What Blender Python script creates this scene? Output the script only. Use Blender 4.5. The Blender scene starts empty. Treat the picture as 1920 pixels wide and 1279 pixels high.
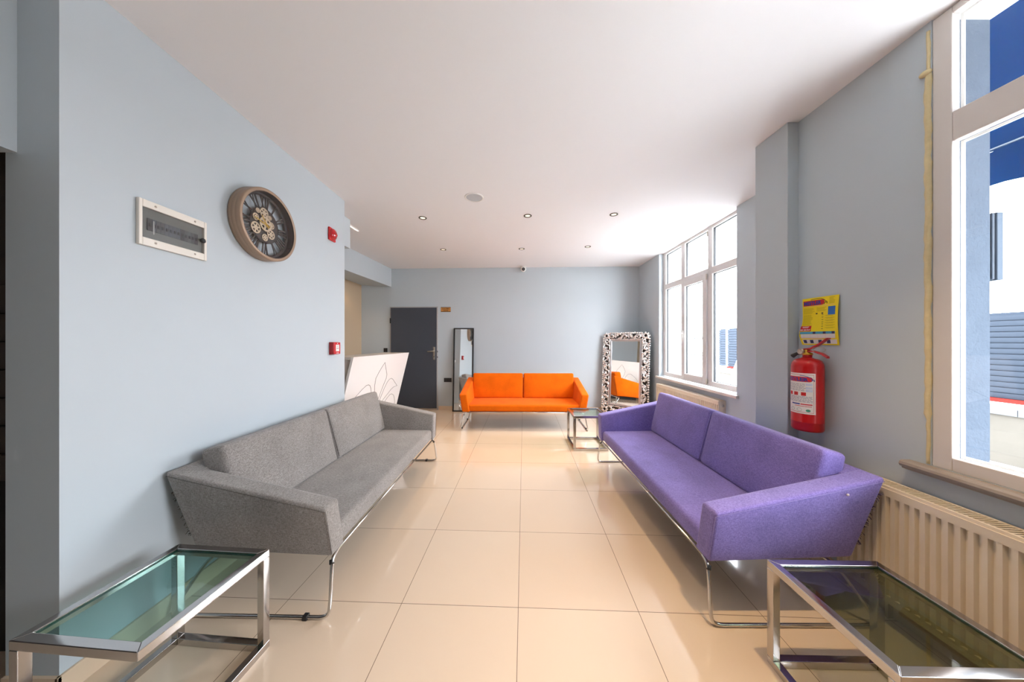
import bpy, bmesh, math, random
from mathutils import Vector, Matrix

random.seed(7)
C = bpy.context.scene.collection
PI = math.pi

# ------------------------------------------------------------------ camera, world, exposure
EYE = 1.3507
cam_d = bpy.data.cameras.new('camera')
cam_d.sensor_fit = 'HORIZONTAL'; cam_d.sensor_width = 36.0
cam_d.lens = 36.0 * 560.0 / 1920.0
cam_d.clip_start = 0.02
cam = bpy.data.objects.new('camera', cam_d); C.objects.link(cam)
cam.location = (0, 0, EYE); cam.rotation_euler = (PI / 2, 0, 0)
bpy.context.scene.camera = cam

sc = bpy.context.scene
sc.view_settings.view_transform = 'Standard'
sc.view_settings.look = 'None'
sc.view_settings.gamma = 1.0
sc.view_settings.exposure = 1.18
sc.view_settings.use_curve_mapping = False

world = bpy.data.worlds.new('overcast_sky'); sc.world = world
world.use_nodes = True
wn = world.node_tree; wn.nodes.clear()
wo = wn.nodes.new('ShaderNodeOutputWorld'); wb = wn.nodes.new('ShaderNodeBackground')
tc = wn.nodes.new('ShaderNodeTexCoord'); sx = wn.nodes.new('ShaderNodeSeparateXYZ')
cr = wn.nodes.new('ShaderNodeValToRGB')
wn.links.new(tc.outputs['Generated'], sx.inputs[0]); wn.links.new(sx.outputs['Z'], cr.inputs[0])
cr.color_ramp.elements[0].position = 0.0; cr.color_ramp.elements[0].color = (0.97, 0.985, 1.0, 1)
cr.color_ramp.elements[1].position = 0.9; cr.color_ramp.elements[1].color = (0.86, 0.925, 1.0, 1)
wn.links.new(cr.outputs[0], wb.inputs[0]); wb.inputs[1].default_value = 11.5
wn.links.new(wb.outputs[0], wo.inputs[0])


def area_portal(name, loc, rot, w, h):
    d = bpy.data.lights.new(name, 'AREA'); d.shape = 'RECTANGLE'; d.size = w; d.size_y = h
    d.cycles.is_portal = True
    o = bpy.data.objects.new(name, d); C.objects.link(o); o.location = loc; o.rotation_euler = rot
    return o


area_portal('window_portal', (2.62, 4.05, 1.78), (0, PI / 2, 0), 2.1, 1.85)
area_portal('window_portal', (2.16, 0.60, 1.78), (0, PI / 2, 0), 2.1, 1.5)
SPOT_W = 26.0

# ------------------------------------------------------------------ helpers
def s2l(r, g, b):
    f = lambda c: (c / 255 / 12.92) if c / 255 <= 0.04045 else ((c / 255 + 0.055) / 1.055) ** 2.4
    return (f(r), f(g), f(b), 1.0)


def mat(name, col, rough=0.5, metal=0.0, spec=0.5, bump=0.0, bscale=50.0, var=0.0, vscale=4.0, coat=0.0):
    m = bpy.data.materials.new(name); m.use_nodes = True
    nt = m.node_tree; b = nt.nodes['Principled BSDF']
    b.inputs['Base Color'].default_value = col
    b.inputs['Roughness'].default_value = rough
    b.inputs['Metallic'].default_value = metal
    b.inputs['Specular IOR Level'].default_value = spec
    b.inputs['Coat Weight'].default_value = coat
    t = nt.nodes.new('ShaderNodeTexCoord')
    if var > 0:
        n = nt.nodes.new('ShaderNodeTexNoise'); n.inputs['Scale'].default_value = vscale; n.inputs['Detail'].default_value = 5
        nt.links.new(t.outputs['Object'], n.inputs['Vector'])
        mx = nt.nodes.new('ShaderNodeMix'); mx.data_type = 'RGBA'
        mx.inputs[6].default_value = tuple(c * (1 - var) for c in col[:3]) + (1,)
        mx.inputs[7].default_value = tuple(min(1, c * (1 + var)) for c in col[:3]) + (1,)
        nt.links.new(n.outputs[0], mx.inputs[0]); nt.links.new(mx.outputs[2], b.inputs['Base Color'])
    if bump > 0:
        n2 = nt.nodes.new('ShaderNodeTexNoise'); n2.inputs['Scale'].default_value = bscale; n2.inputs['Detail'].default_value = 4
        nt.links.new(t.outputs['Object'], n2.inputs['Vector'])
        bp = nt.nodes.new('ShaderNodeBump'); bp.inputs['Strength'].default_value = bump; bp.inputs['Distance'].default_value = 0.004
        nt.links.new(n2.outputs[0], bp.inputs['Height']); nt.links.new(bp.outputs[0], b.inputs['Normal'])
    return m


def fabric(name, c1, c2, sheen=.25):
    m = bpy.data.materials.new(name); m.use_nodes = True
    nt = m.node_tree; b = nt.nodes['Principled BSDF']; L = nt.links
    b.inputs['Roughness'].default_value = 0.92; b.inputs['Specular IOR Level'].default_value = 0.15
    b.inputs['Sheen Weight'].default_value = sheen; b.inputs['Sheen Roughness'].default_value = 0.5
    t = nt.nodes.new('ShaderNodeTexCoord')
    outs = []
    for sc_ in ((70, 420, 420), (420, 420, 70), (420, 70, 420)):
        mp = nt.nodes.new('ShaderNodeMapping'); mp.inputs['Scale'].default_value = sc_
        L.new(t.outputs['Object'], mp.inputs['Vector'])
        n = nt.nodes.new('ShaderNodeTexNoise'); n.inputs['Scale'].default_value = 1.0; n.inputs['Detail'].default_value = 2
        L.new(mp.outputs[0], n.inputs['Vector']); outs.append(n.outputs[0])
    a = nt.nodes.new('ShaderNodeMath'); a.operation = 'ADD'; L.new(outs[0], a.inputs[0]); L.new(outs[1], a.inputs[1])
    a2 = nt.nodes.new('ShaderNodeMath'); a2.operation = 'ADD'; L.new(a.outputs[0], a2.inputs[0]); L.new(outs[2], a2.inputs[1])
    r = nt.nodes.new('ShaderNodeMapRange'); r.inputs[1].default_value = 1.2; r.inputs[2].default_value = 1.8
    L.new(a2.outputs[0], r.inputs[0])
    mx = nt.nodes.new('ShaderNodeMix'); mx.data_type = 'RGBA'; mx.inputs[6].default_value = c1; mx.inputs[7].default_value = c2
    L.new(r.outputs[0], mx.inputs[0])
    n = nt.nodes.new('ShaderNodeTexNoise'); n.inputs['Scale'].default_value = 5; n.inputs['Detail'].default_value = 4
    L.new(t.outputs['Object'], n.inputs['Vector'])
    hs = nt.nodes.new('ShaderNodeHueSaturation')
    r2 = nt.nodes.new('ShaderNodeMapRange'); r2.inputs[1].default_value = .3; r2.inputs[2].default_value = .7
    r2.inputs[3].default_value = .88; r2.inputs[4].default_value = 1.1
    L.new(n.outputs[0], r2.inputs[0]); L.new(r2.outputs[0], hs.inputs['Value']); L.new(mx.outputs[2], hs.inputs['Color'])
    L.new(hs.outputs[0], b.inputs['Base Color'])
    bp = nt.nodes.new('ShaderNodeBump'); bp.inputs['Strength'].default_value = 0.35; bp.inputs['Distance'].default_value = 0.0015
    L.new(a2.outputs[0], bp.inputs['Height']); L.new(bp.outputs[0], b.inputs['Normal'])
    return m


def glass(name, tint=(1, 1, 1, 1), ior=1.45, rough=0.0, dirt=0.0):
    m = bpy.data.materials.new(name); m.use_nodes = True
    nt = m.node_tree; nt.nodes.clear(); L = nt.links
    o = nt.nodes.new('ShaderNodeOutputMaterial')
    tr = nt.nodes.new('ShaderNodeBsdfTransparent'); tr.inputs[0].default_value = tint
    gl = nt.nodes.new('ShaderNodeBsdfGlossy'); gl.inputs['Roughness'].default_value = rough
    fr = nt.nodes.new('ShaderNodeFresnel')
    ge = nt.nodes.new('ShaderNodeNewGeometry'); mr = nt.nodes.new('ShaderNodeMapRange')
    mr.inputs[3].default_value = ior; mr.inputs[4].default_value = 1 / ior
    L.new(ge.outputs['Backfacing'], mr.inputs[0]); L.new(mr.outputs[0], fr.inputs[0])
    mx = nt.nodes.new('ShaderNodeMixShader')
    L.new(fr.outputs[0], mx.inputs[0]); L.new(tr.outputs[0], mx.inputs[1]); L.new(gl.outputs[0], mx.inputs[2])
    L.new(mx.outputs[0], o.inputs[0])
    return m


def emis(name, col, s):
    m = bpy.data.materials.new(name); m.use_nodes = True
    b = m.node_tree.nodes['Principled BSDF']
    b.inputs['Base Color'].default_value = (0.8, 0.8, 0.8, 1)
    b.inputs['Emission Color'].default_value = col; b.inputs['Emission Strength'].default_value = s
    return m


class MB:
    def __init__(s): s.v = []; s.f = []; s.sm = []

    def add(s, vs, fs, smooth=False):
        n = len(s.v); s.v += [tuple(v) for v in vs]
        s.f += [tuple(i + n for i in f) for f in fs]; s.sm += [smooth] * len(fs)
        return s

    def hexa(s, c):
        return s.add(c, [(0, 3, 2, 1), (4, 5, 6, 7), (0, 1, 5, 4), (1, 2, 6, 5), (2, 3, 7, 6), (3, 0, 4, 7)])

    def box(s, x0, x1, y0, y1, z0, z1):
        return s.hexa([(x0, y0, z0), (x1, y0, z0), (x1, y1, z0), (x0, y1, z0), (x0, y0, z1), (x1, y0, z1), (x1, y1, z1), (x0, y1, z1)])

    def quad(s, a, b, c, d): return s.add([a, b, c, d], [(0, 1, 2, 3)])

    def prism(s, poly, z0, z1):      # poly in xy, counter-clockwise
        n = len(poly)
        vs = [(x, y, z0) for x, y in poly] + [(x, y, z1) for x, y in poly]
        fs = [tuple(range(n - 1, -1, -1)), tuple(range(n, 2 * n))] + [(i, (i + 1) % n, n + (i + 1) % n, n + i) for i in range(n)]
        return s.add(vs, fs)

    def prism_y(s, poly, y0, y1, smooth=False):    # poly in xz seen from -y, extruded along y
        n = len(poly)
        vs = [(x, y0, z) for x, z in poly] + [(x, y1, z) for x, z in poly]
        fs = [tuple(range(n)), tuple(range(2 * n - 1, n - 1, -1))] + [((i + 1) % n, i, n + i, n + (i + 1) % n) for i in range(n)]
        return s.add(vs, fs)

    def tube(s, pts, r, n=8, closed=False, radii=None):
        pts = [Vector(p) for p in pts]; N = len(pts)
        vs = []; fs = []; up = None
        for i, p in enumerate(pts):
            if closed: t = pts[(i + 1) % N] - pts[i - 1]
            else: t = pts[min(i + 1, N - 1)] - pts[max(i - 1, 0)]
            t.normalize()
            if up is None:
                up = Vector((0, 0, 1)) if abs(t.z) < 0.9 else Vector((1, 0, 0))
            a = t.cross(up)
            if a.length < 1e-6: a = t.cross(Vector((0, 1, 0)))
            a.normalize(); b = a.cross(t).normalized(); up = b
            rr = radii[i] if radii else r
            for k in range(n):
                w = 2 * PI * k / n
                vs.append(p + (a * math.cos(w) + b * math.sin(w)) * rr)
        m = N if closed else N - 1
        for i in range(m):
            for k in range(n):
                fs.append((i * n + k, i * n + (k + 1) % n, ((i + 1) % N) * n + (k + 1) % n, ((i + 1) % N) * n + k))
        if not closed:
            fs.append(tuple(range(n - 1, -1, -1))); fs.append(tuple((N - 1) * n + k for k in range(n)))
        return s.add(vs, fs, True)

    def lathe(s, prof, n=32, M=None, smooth=True):      # prof: (r, h) about local z
        vs = []; fs = []; N = len(prof)
        for k in range(n):
            w = 2 * PI * k / n
            for r, h in prof:
                p = Vector((r * math.cos(w), r * math.sin(w), h)); vs.append(M @ p if M else p)
        for k in range(n):
            k2 = (k + 1) % n
            for i in range(N - 1): fs.append((k * N + i, k2 * N + i, k2 * N + i + 1, k * N + i + 1))
        return s.add(vs, fs, smooth)

    def ball(s, c, rx, ry, rz, n=10, R=None):
        vs = []; fs = []
        for i in range(1, n):
            th = PI * i / n
            for k in range(n * 2):
                w = PI * k / n
                p = Vector((rx * math.sin(th) * math.cos(w), ry * math.sin(th) * math.sin(w), rz * math.cos(th)))
                if R: p = R @ p
                vs.append(Vector(c) + p)
        top = Vector((0, 0, rz)); bot = Vector((0, 0, -rz))
        if R: top = R @ top; bot = R @ bot
        vs += [Vector(c) + top, Vector(c) + bot]; T = len(vs) - 2; m = 2 * n
        for i in range(n - 2):
            for k in range(m): fs.append((i * m + k, (i + 1) * m + k, (i + 1) * m + (k + 1) % m, i * m + (k + 1) % m))
        for k in range(m):
            fs.append((T, k, (k + 1) % m)); fs.append((T + 1, (n - 2) * m + (k + 1) % m, (n - 2) * m + k))
        return s.add(vs, fs, True)

    def rhex(s, c, r, n=3, puff=0.0, paxis=1):
        """rounded hexahedron: eight corners, radius r"""
        c = [Vector(p) for p in c]
        L = [((c[1] - c[0]).length + (c[6] - c[7]).length) / 2, ((c[3] - c[0]).length + (c[6] - c[5]).length) / 2,
             ((c[4] - c[0]).length + (c[6] - c[2]).length) / 2]

        def samples(l):
            e = [0, .3 * r, .65 * r, r]
            m = max(n, 2)
            return e + [r + (l - 2 * r) * i / m for i in range(1, m)] + [l - x for x in reversed(e)]

        def P(p):
            q = [min(max(p[i], r), L[i] - r) for i in range(3)]
            d = Vector([p[i] - q[i] for i in range(3)])
            o = Vector(q) + (d.normalized() * r if d.length > 1e-9 else Vector((0, 0, 0)))
            t = [o[i] / L[i] for i in range(3)]
            if puff:
                others = [i for i in range(3) if i != paxis]
                g = 1.0
                for i in others: g *= 1 - (2 * t[i] - 1) ** 4
                t[paxis] += (2 * t[paxis] - 1) * puff / L[paxis] * g
            x, y, z = t
            b = lambda a, b_, u: a * (1 - u) + b_ * u
            lo = b(b(c[0], c[1], x), b(c[3], c[2], x), y); hi = b(b(c[4], c[5], x), b(c[7], c[6], x), y)
            return b(lo, hi, z)
        S = [samples(l) for l in L]
        vs = []; fs = []
        for ax in range(3):
            a, b = [i for i in range(3) if i != ax]
            for side in (0, 1):
                n0 = len(vs)
                for u in S[a]:
                    for w in S[b]:
                        p = [0, 0, 0]; p[a] = u; p[b] = w; p[ax] = side * L[ax]; vs.append(P(p))
                nb = len(S[b])
                for i in range(len(S[a]) - 1):
                    for j in range(nb - 1):
                        q = (n0 + i * nb + j, n0 + (i + 1) * nb + j, n0 + (i + 1) * nb + j + 1, n0 + i * nb + j + 1)
                        flip = (side == 0) ^ (ax == 1)
                        fs.append(tuple(reversed(q)) if flip else q)
        return s.add(vs, fs, True)

    def build(s, name, m, parent=None, bevel=0.0, merge=False, smooth=None, seg=2):
        me = bpy.data.meshes.new(name); me.from_pydata(s.v, [], s.f)
        for i, p in enumerate(me.polygons): p.use_smooth = s.sm[i] if smooth is None else smooth
        if m: me.materials.append(m)
        bm = bmesh.new(); bm.from_mesh(me)
        if merge: bmesh.ops.remove_doubles(bm, verts=bm.verts, dist=1e-5)
        if merge: bmesh.ops.recalc_face_normals(bm, faces=bm.faces)
        bm.to_mesh(me); bm.free(); me.update()
        o = bpy.data.objects.new(name, me); C.objects.link(o)
        if parent: o.parent = parent
        if bevel > 0:
            b = o.modifiers.new('bevel', 'BEVEL'); b.width = bevel; b.segments = seg; b.limit_method = 'ANGLE'
            b.angle_limit = math.radians(40); b.harden_normals = False
            for p in me.polygons: p.use_smooth = True
            try:
                w = o.modifiers.new('normals', 'WEIGHTED_NORMAL'); w.keep_sharp = True
            except Exception: pass
        return o


def thing(name, label, cat, loc=(0, 0, 0), rz=0.0, group=None):
    o = bpy.data.objects.new(name, None); C.objects.link(o); o.empty_display_size = 0.1
    o.location = loc; o.rotation_euler = (0, 0, rz)
    o['label'] = label; o['category'] = cat
    if group: o['group'] = group
    return o


def tag(o, label, cat, group=None):
    o['label'] = label; o['category'] = cat
    if group: o['group'] = group
    return o


def struct(o):
    o['kind'] = 'structure'; return o


def sempty(name, loc=(0, 0, 0), rz=0.0):
    o = bpy.data.objects.new(name, None); C.objects.link(o); o.location = loc; o.rotation_euler = (0, 0, rz)
    o['kind'] = 'structure'; return o


def text2d(s, size=1.0, bold=0.0, align='LEFT', width=None):
    """triangulated lettering in the xy plane; returns verts and faces"""
    cu = bpy.data.curves.new('t', 'FONT'); cu.body = s; cu.size = size; cu.offset = bold; cu.align_x = align
    cu.resolution_u = 3
    ob = bpy.data.objects.new('t', cu); C.objects.link(ob)
    dg = bpy.context.evaluated_depsgraph_get(); dg.update()
    me = bpy.data.meshes.new_from_object(ob.evaluated_get(dg))
    vs = [tuple(v.co) for v in me.vertices]; fs = [tuple(p.vertices) for p in me.polygons]
    bpy.data.objects.remove(ob); bpy.data.curves.remove(cu); bpy.data.meshes.remove(me)
    if width and vs:
        xs = [v[0] for v in vs]; k = width / max(1e-6, max(xs) - min(xs)); vs = [(v[0] * k, v[1], v[2]) for v in vs]
    return vs, fs


# ------------------------------------------------------------------ materials
M_wall = mat('blue_grey_paint', s2l(196, 205, 211), 0.6, bump=0.08, bscale=30, var=0.025, vscale=1.5, spec=0.3)
M_ceil = mat('ceiling_paint', s2l(245, 245, 247), 0.75, bump=0.04, bscale=8, spec=0.2)
M_brown = mat('beige_paint', s2l(200, 178, 150), 0.6, spec=0.3)
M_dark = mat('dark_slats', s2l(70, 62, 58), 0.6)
M_pvc = mat('window_pvc', s2l(226, 222, 220), 0.35)
M_pvcn = mat('window_pvc_aged', s2l(222, 214, 208), 0.4, var=.03)
M_gasket = mat('black_gasket', s2l(30, 34, 38), 0.6)
M_glass = glass('window_glass', (0.98, 0.99, 1, 1))
M_sill = mat('marble_sill', s2l(228, 220, 212), 0.3, var=.06, vscale=6)
M_sillw = mat('worn_stone_sill', s2l(152, 142, 134), 0.55, bump=.4, bscale=25, var=.16, vscale=9)
M_rad = mat('radiator_enamel', s2l(234, 220, 198), 0.35, var=.03, vscale=10)
M_raddark = mat('radiator_inside', s2l(90, 75, 58), 0.7)
M_concrete = mat('rough_render', s2l(78, 86, 97), 0.9, bump=1.0, bscale=60, var=.12, vscale=14, spec=0.0)
M_foam = mat('expanding_foam', s2l(224, 206, 160), 0.8, bump=.6, bscale=90, var=.12, vscale=40)
M_chrome = mat('polished_steel', (0.56, 0.54, 0.53, 1), 0.14, 1.0, bump=.03, bscale=20)
M_tube = mat('chrome_tube', (0.6, 0.59, 0.58, 1), 0.16, 1.0)
M_black = mat('black_plastic', s2l(32, 32, 34), 0.45)
M_white = mat('white_plastic', s2l(236, 234, 230), 0.35)
M_red = mat('red_plastic', s2l(205, 20, 28), 0.25, coat=.4)
M_redpaint = mat('red_enamel', s2l(186, 6, 14), 0.28, coat=.15)
M_brass = mat('brass', s2l(212, 168, 70), 0.3, 1.0)
M_mirror = mat('mirror_glass', (0.9, 0.91, 0.9, 1), 0.01, 1.0)
M_silver = mat('champagne_leaf', (.93, .90, .875, 1), 0.26, 0.9, bump=.5, bscale=45)
M_silver2 = mat('silver_moulding', s2l(222, 220, 221), 0.3, 0.85)
M_board = mat('dark_backing', s2l(40, 36, 36), 0.7)
M_door = mat('charcoal_door', s2l(70, 75, 85), 0.5, var=.03)
M_steel = mat('satin_steel', s2l(200, 190, 178), 0.3, 1.0)
M_counter = mat('white_lacquer', s2l(244, 240, 238), 0.12, coat=.6)
M_counter2 = mat('stone_counter', s2l(214, 206, 198), 0.35, var=.05)
M_line = mat('engraved_groove', s2l(120, 112, 108), 0.6)
M_grey = fabric('grey_fabric', s2l(112, 106, 102), s2l(166, 160, 156))
M_greyd = mat('grey_stitch', s2l(92, 86, 82), .9)
M_purple = fabric('purple_fabric', s2l(110, 96, 168), s2l(150, 137, 208))
M_purpled = mat('purple_stitch', s2l(150, 138, 200), .9)
M_orange = fabric('orange_fabric', (.68, .105, .0004, 1), (.80, .155, .001, 1), .03)
M_oranged = mat('orange_stitch', s2l(190, 70, 5), .9)

# floor tiles
M_floor = bpy.data.materials.new('polished_floor_tiles'); M_floor.use_nodes = True
nt = M_floor.node_tree; b = nt.nodes['Principled BSDF']; L = nt.links
t = nt.nodes.new('ShaderNodeTexCoord'); mp = nt.nodes.new('ShaderNodeMapping')
mp.inputs['Rotation'].default_value = (0, 0, 0.0396)
mp.inputs['Location'].default_value = (0.6283 + 6.0, -1.5136 + 6.0, 0)
L.new(t.outputs['Object'], mp.inputs['Vector'])
sp = nt.nodes.new('ShaderNodeSeparateXYZ'); L.new(mp.outputs[0], sp.inputs[0])


def mth(op, a, b_=None):
    n = nt.nodes.new('ShaderNodeMath'); n.operation = op
    for i, v in enumerate((a, b_)):
        if v is None: continue
        if isinstance(v, (int, float)): n.inputs[i].default_value = v
        else: L.new(v, n.inputs[i])
    return n.outputs[0]


masks = []; cells = []
for ax in ('X', 'Y'):
    q = mth('DIVIDE', sp.outputs[ax], 0.6)
    fr = mth('FRACT', q); cells.append(mth('FLOOR', q))
    d = mth('MINIMUM', fr, mth('SUBTRACT', 1.0, fr))
    masks.append(mth('LESS_THAN', d, 0.0024))
gm = mth('MAXIMUM', masks[0], masks[1])
cb = nt.nodes.new('ShaderNodeCombineXYZ'); L.new(cells[0], cb.inputs[0]); L.new(cells[1], cb.inputs[1])
wnz = nt.nodes.new('ShaderNodeTexWhiteNoise'); L.new(cb.outputs[0], wnz.inputs['Vector'])
nz = nt.nodes.new('ShaderNodeTexNoise'); nz.inputs['Scale'].default_value = 3; nz.inputs['Detail'].default_value = 6
L.new(t.outputs['Object'], nz.inputs['Vector'])
mx = nt.nodes.new('ShaderNodeMix'); mx.data_type = 'RGBA'
mx.inputs[6].default_value = s2l(228, 204, 178); mx.inputs[7].default_value = s2l(233, 212, 188)
L.new(mth('ADD', mth('MULTIPLY', wnz.outputs[0], .5), mth('MULTIPLY', nz.outputs[0], .5)), mx.inputs[0])
mx2 = nt.nodes.new('ShaderNodeMix'); mx2.data_type = 'RGBA'; mx2.inputs[7].default_value = s2l(120, 96, 76)
L.new(mx.outputs[2], mx2.inputs[6]); L.new(gm, mx2.inputs[0]); L.new(mx2.outputs[2], b.inputs['Base Color'])
rr = nt.nodes.new('ShaderNodeMapRange'); rr.inputs[3].default_value = 0.07; rr.inputs[4].default_value = 0.13
L.new(nz.outputs[0], rr.inputs[0])
L.new(mth('MAXIMUM', rr.outputs[0], mth('MULTIPLY', gm, 0.7)), b.inputs['Roughness'])
b.inputs['Specular IOR Level'].default_value = 0.6; b.inputs['Coat Weight'].default_value = 0.7; b.inputs['Coat Roughness'].default_value = 0.03; b.inputs['Coat IOR'].default_value = 1.55
bp = nt.nodes.new('ShaderNodeBump'); bp.invert = True; bp.inputs['Strength'].default_value = 0.4; bp.inputs['Distance'].default_value = 0.001
L.new(gm, bp.inputs['Height']); L.new(bp.outputs[0], b.inputs['Normal'])

# ------------------------------------------------------------------ room shell
H = 2.78
YB = -2.4                    # wall behind the photographer
XL = -1.71                   # left wall


def yback(x): return 5.863 - 0.0396 * (x + 1.256)
def xfar(y): return 2.33 + 0.0185 * y


SLAB = [(-4.6, YB - .3), (2.125, YB - .3), (2.125, 1.96), (2.72, 1.96), (2.72, 6.3), (-4.6, 6.3)]
struct(MB().prism(SLAB, -0.12, 0).build('floor', M_floor))
struct(MB().prism(SLAB, H, H + .2).build('ceiling', M_ceil))
# left wall block (end y 3.05) with return face at y 1.128
struct(MB().prism([(-1.913, 1.128), (XL, 1.128), (XL, 3.05), (-2.02, 3.05), (-2.02, 1.5), (-1.913, 1.5)], 0, H).build('wall_left', M_wall))
# lintel and wall over the dark opening beside the camera
struct(MB().prism([(-2.2, YB), (-1.869, YB), (-1.869, 1.128), (-2.2, 1.128)], 2.063, H).build('wall_lintel', M_wall))
struct(MB().prism([(-4.6, YB - .2), (2.75, YB - .2), (2.75, YB), (-4.6, YB)], 0, H).build('wall_front', M_wall))
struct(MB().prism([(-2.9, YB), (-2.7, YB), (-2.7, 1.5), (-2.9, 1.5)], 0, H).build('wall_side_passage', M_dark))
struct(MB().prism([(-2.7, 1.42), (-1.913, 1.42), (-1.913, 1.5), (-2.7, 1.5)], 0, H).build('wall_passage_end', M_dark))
# beam beyond the left wall, soffit over the reception
struct(MB().prism([(-4.4, 3.05), (-1.91, 3.05), (-1.91, 3.526), (-4.4, 3.526)], 2.44, H).build('ceiling_beam', M_wall))
xs = lambda y: -2.386 - 0.0845 * (5.907 - y)
m = MB()
y0, y1 = 3.526, 5.94
m.hexa([(-4.4, y0, 2.55), (xs(y0), y0, 2.42), (xs(y1), y1, 2.42), (-4.4, y1, 2.55), (-4.4, y0, H), (xs(y0), y0, H), (xs(y1), y1, H), (-4.4, y1, H)])
struct(m.build('ceiling_soffit', M_wall))
struct(MB().prism([(-3.3, 3.05), (-3.0, 3.05), (-3.0, 4.75), (-3.3, 4.75)], 0, 2.62).build('wall_reception', M_wall))
struct(MB().prism([(-3.3, 4.75), (-2.99, 4.75), (-2.99, 6.0), (-3.3, 6.0)], 0, 2.62).build('wall_reception_accent', M_brown))
struct(MB().prism([(-3.0, 3.0), (-2.02, 3.0), (-2.02, 3.05), (-3.0, 3.05)], 0, H).build('wall_reception_end', M_brown))
# back wall
m = MB(); xa, xb = -3.3, 2.7
m.prism([(xa, yback(xa)), (xb, yback(xb)), (xb, yback(xb) + .25), (xa, yback(xa) + .25)], 0, H)
struct(m.build('wall_back', M_wall))
# right wall, near part with window opening y -0.5..1.331
XR, XRO = 1.87, 2.11
WY0, WY1, WZ0, WZ1 = -0.12, 1.331, 0.796, 2.775
m = MB()
m.box(XR, XRO, YB, WY0, 0, H).box(XR, XRO, WY1, 2.0, 0, H).box(XR, XRO, WY0, WY1, 0, WZ0)
struct(m.build('wall_right', M_wall))
m = MB().box(1.908, XRO + .01, WY1 - .004, 1.46, WZ0 - .1, H).box(XRO, XRO + .02, YB, 1.95, -.2, WZ0 - .03).box(XRO, XRO + .02, WY1, 1.95, -.2, H)
struct(m.build('wall_outer_render', M_concrete))
# column
struct(MB().prism([(1.799, 1.949), (2.6, 1.949), (2.6, 2.207), (1.797, 2.207)], 0, H).build('wall_column', M_wall, bevel=.004))
# right wall, far part with window opening
FY0, FY1, FZ0 = 3.175, 4.915, 0.777
m = MB()
T = .24
def fseg(a, b_, z0, z1): m.prism([(xfar(a), a), (xfar(a) + T, a), (xfar(b_) + T, b_), (xfar(b_), b_)], z0, z1)
fseg(2.2, FY0, 0, H); fseg(FY1, 5.95, 0, H); fseg(FY0, FY1, 0, FZ0 - .02)
struct(m.build('wall_right_far', M_wall))

# baseboards
M_base = mat('tile_skirting', s2l(226, 202, 174), 0.25, var=.05)
m = MB()
for a, b_ in ((-1.44, 2.41),):
    m.prism([(a, yback(a) - .011), (b_, yback(b_) - .011), (b_, yback(b_)), (a, yback(a))], 0, .075)
struct(m.build('baseboard_back', M_base, bevel=.002))
m = MB().box(XL, XL + .012, 1.116, 3.05, 0, .088).box(-1.913, XL + .012, 1.116, 1.128, 0, .088)
struct(m.build('baseboard_left', M_base, bevel=.002))
m = MB().box(XR - .012, XR, YB, 1.949, 0, .08)
struct(m.build('baseboard_right', M_base, bevel=.002))

# ------------------------------------------------------------------ windows
def bar_box(m, fx, x0, x1, ya, yb, z0, z1):
    """bar lying in a wall plane whose inner x is fx(y)"""
    m.hexa([(fx(ya) + x0, ya, z0), (fx(ya) + x1, ya, z0), (fx(yb) + x1, yb, z0), (fx(yb) + x0, yb, z0),
            (fx(ya) + x0, ya, z1), (fx(ya) + x1, ya, z1), (fx(yb) + x1, yb, z1), (fx(yb) + x0, yb, z1)])


w = sempty('window_1')
ff = lambda y: 2.40 + 0.0185 * y
fr = MB()
D0, D1 = 0.0, 0.065
Ya, Yb = FY0, FY1
bar_box(fr, ff, D0, D1, Yb - .075, Yb, .785, H)          # far jamb
bar_box(fr, ff, D0, D1, Ya, Ya + .075, .785, H)          # near jamb
bar_box(fr, ff, D0, D1, Ya + .075, Yb - .075, .785, .850)
bar_box(fr, ff, D0, D1, Ya + .075, Yb - .075, 2.183, 2.268)
bar_box(fr, ff, D0, D1, Ya + .075, Yb - .075, 2.748, H)
bar_box(fr, ff, D0, D1, 4.285, 4.380, .850, H - .02)
bar_box(fr, ff, D0, D1, 3.685, 3.768, .850, H - .02)
fr.build('window_frame', M_pvc, w, bevel=.004)
pn = [(3.25, 3.685, 2.268, 2.748), (3.768, 4.285, 2.268, 2.748), (4.380, 4.840, 2.268, 2.748), (3.25, 3.685, .85, 2.183), (4.38, 4.84, .85, 2.183), (3.849, 4.257, .89, 2.127)]
for i, (a, b_, z0, z1) in enumerate(pn):
    g = MB(); bar_box(g, ff, .03 if i < 5 else .012, .036 if i < 5 else .018, a, b_, z0, z1); g.build('window_pane', M_glass, w)
    g = MB(); e = .006; x0 = .022 if i < 5 else .004
    for q in ((a, a + e, z0, z1), (b_ - e, b_, z0, z1), (a, b_, z0, z0 + e), (a, b_, z1 - e, z1)): bar_box(g, ff, x0, x0 + .022, *q)
    g.build('gasket', M_gasket, w)
sash = MB()
for q in ((3.768, 3.849, .815, 2.205), (4.257, 4.325, .815, 2.205), (3.849, 4.257, .815, .89), (3.849, 4.257, 2.127, 2.205)):
    bar_box(sash, ff, -.022, .03, *q)
sa = sash.build('casement_sash', M_pvc, w, bevel=.005)
h = MB(); hx = ff(4.3) - .022
h.box(hx - .012, hx, 4.278, 4.306, 1.40, 1.50)
h.tube([(hx - .01, 4.292, 1.46), (hx - .05, 4.292, 1.46), (hx - .055, 4.292, 1.44), (hx - .05, 4.292, 1.34)], .009)
h.build('window_handle', M_white, sa, bevel=.003)
for z in (.84, 2.16): MB().tube([(ff(3.76) - .02, 3.76, z - .035), (ff(3.76) - .02, 3.76, z + .035)], .009).build('hinge', M_steel, sa)
for z in (2.70,): MB().tube([(ff(3.76) - .008, 3.765, z - .03), (ff(3.76) - .008, 3.765, z + .03)], .007).build('hinge', M_steel, w)
s_ = MB()
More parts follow.
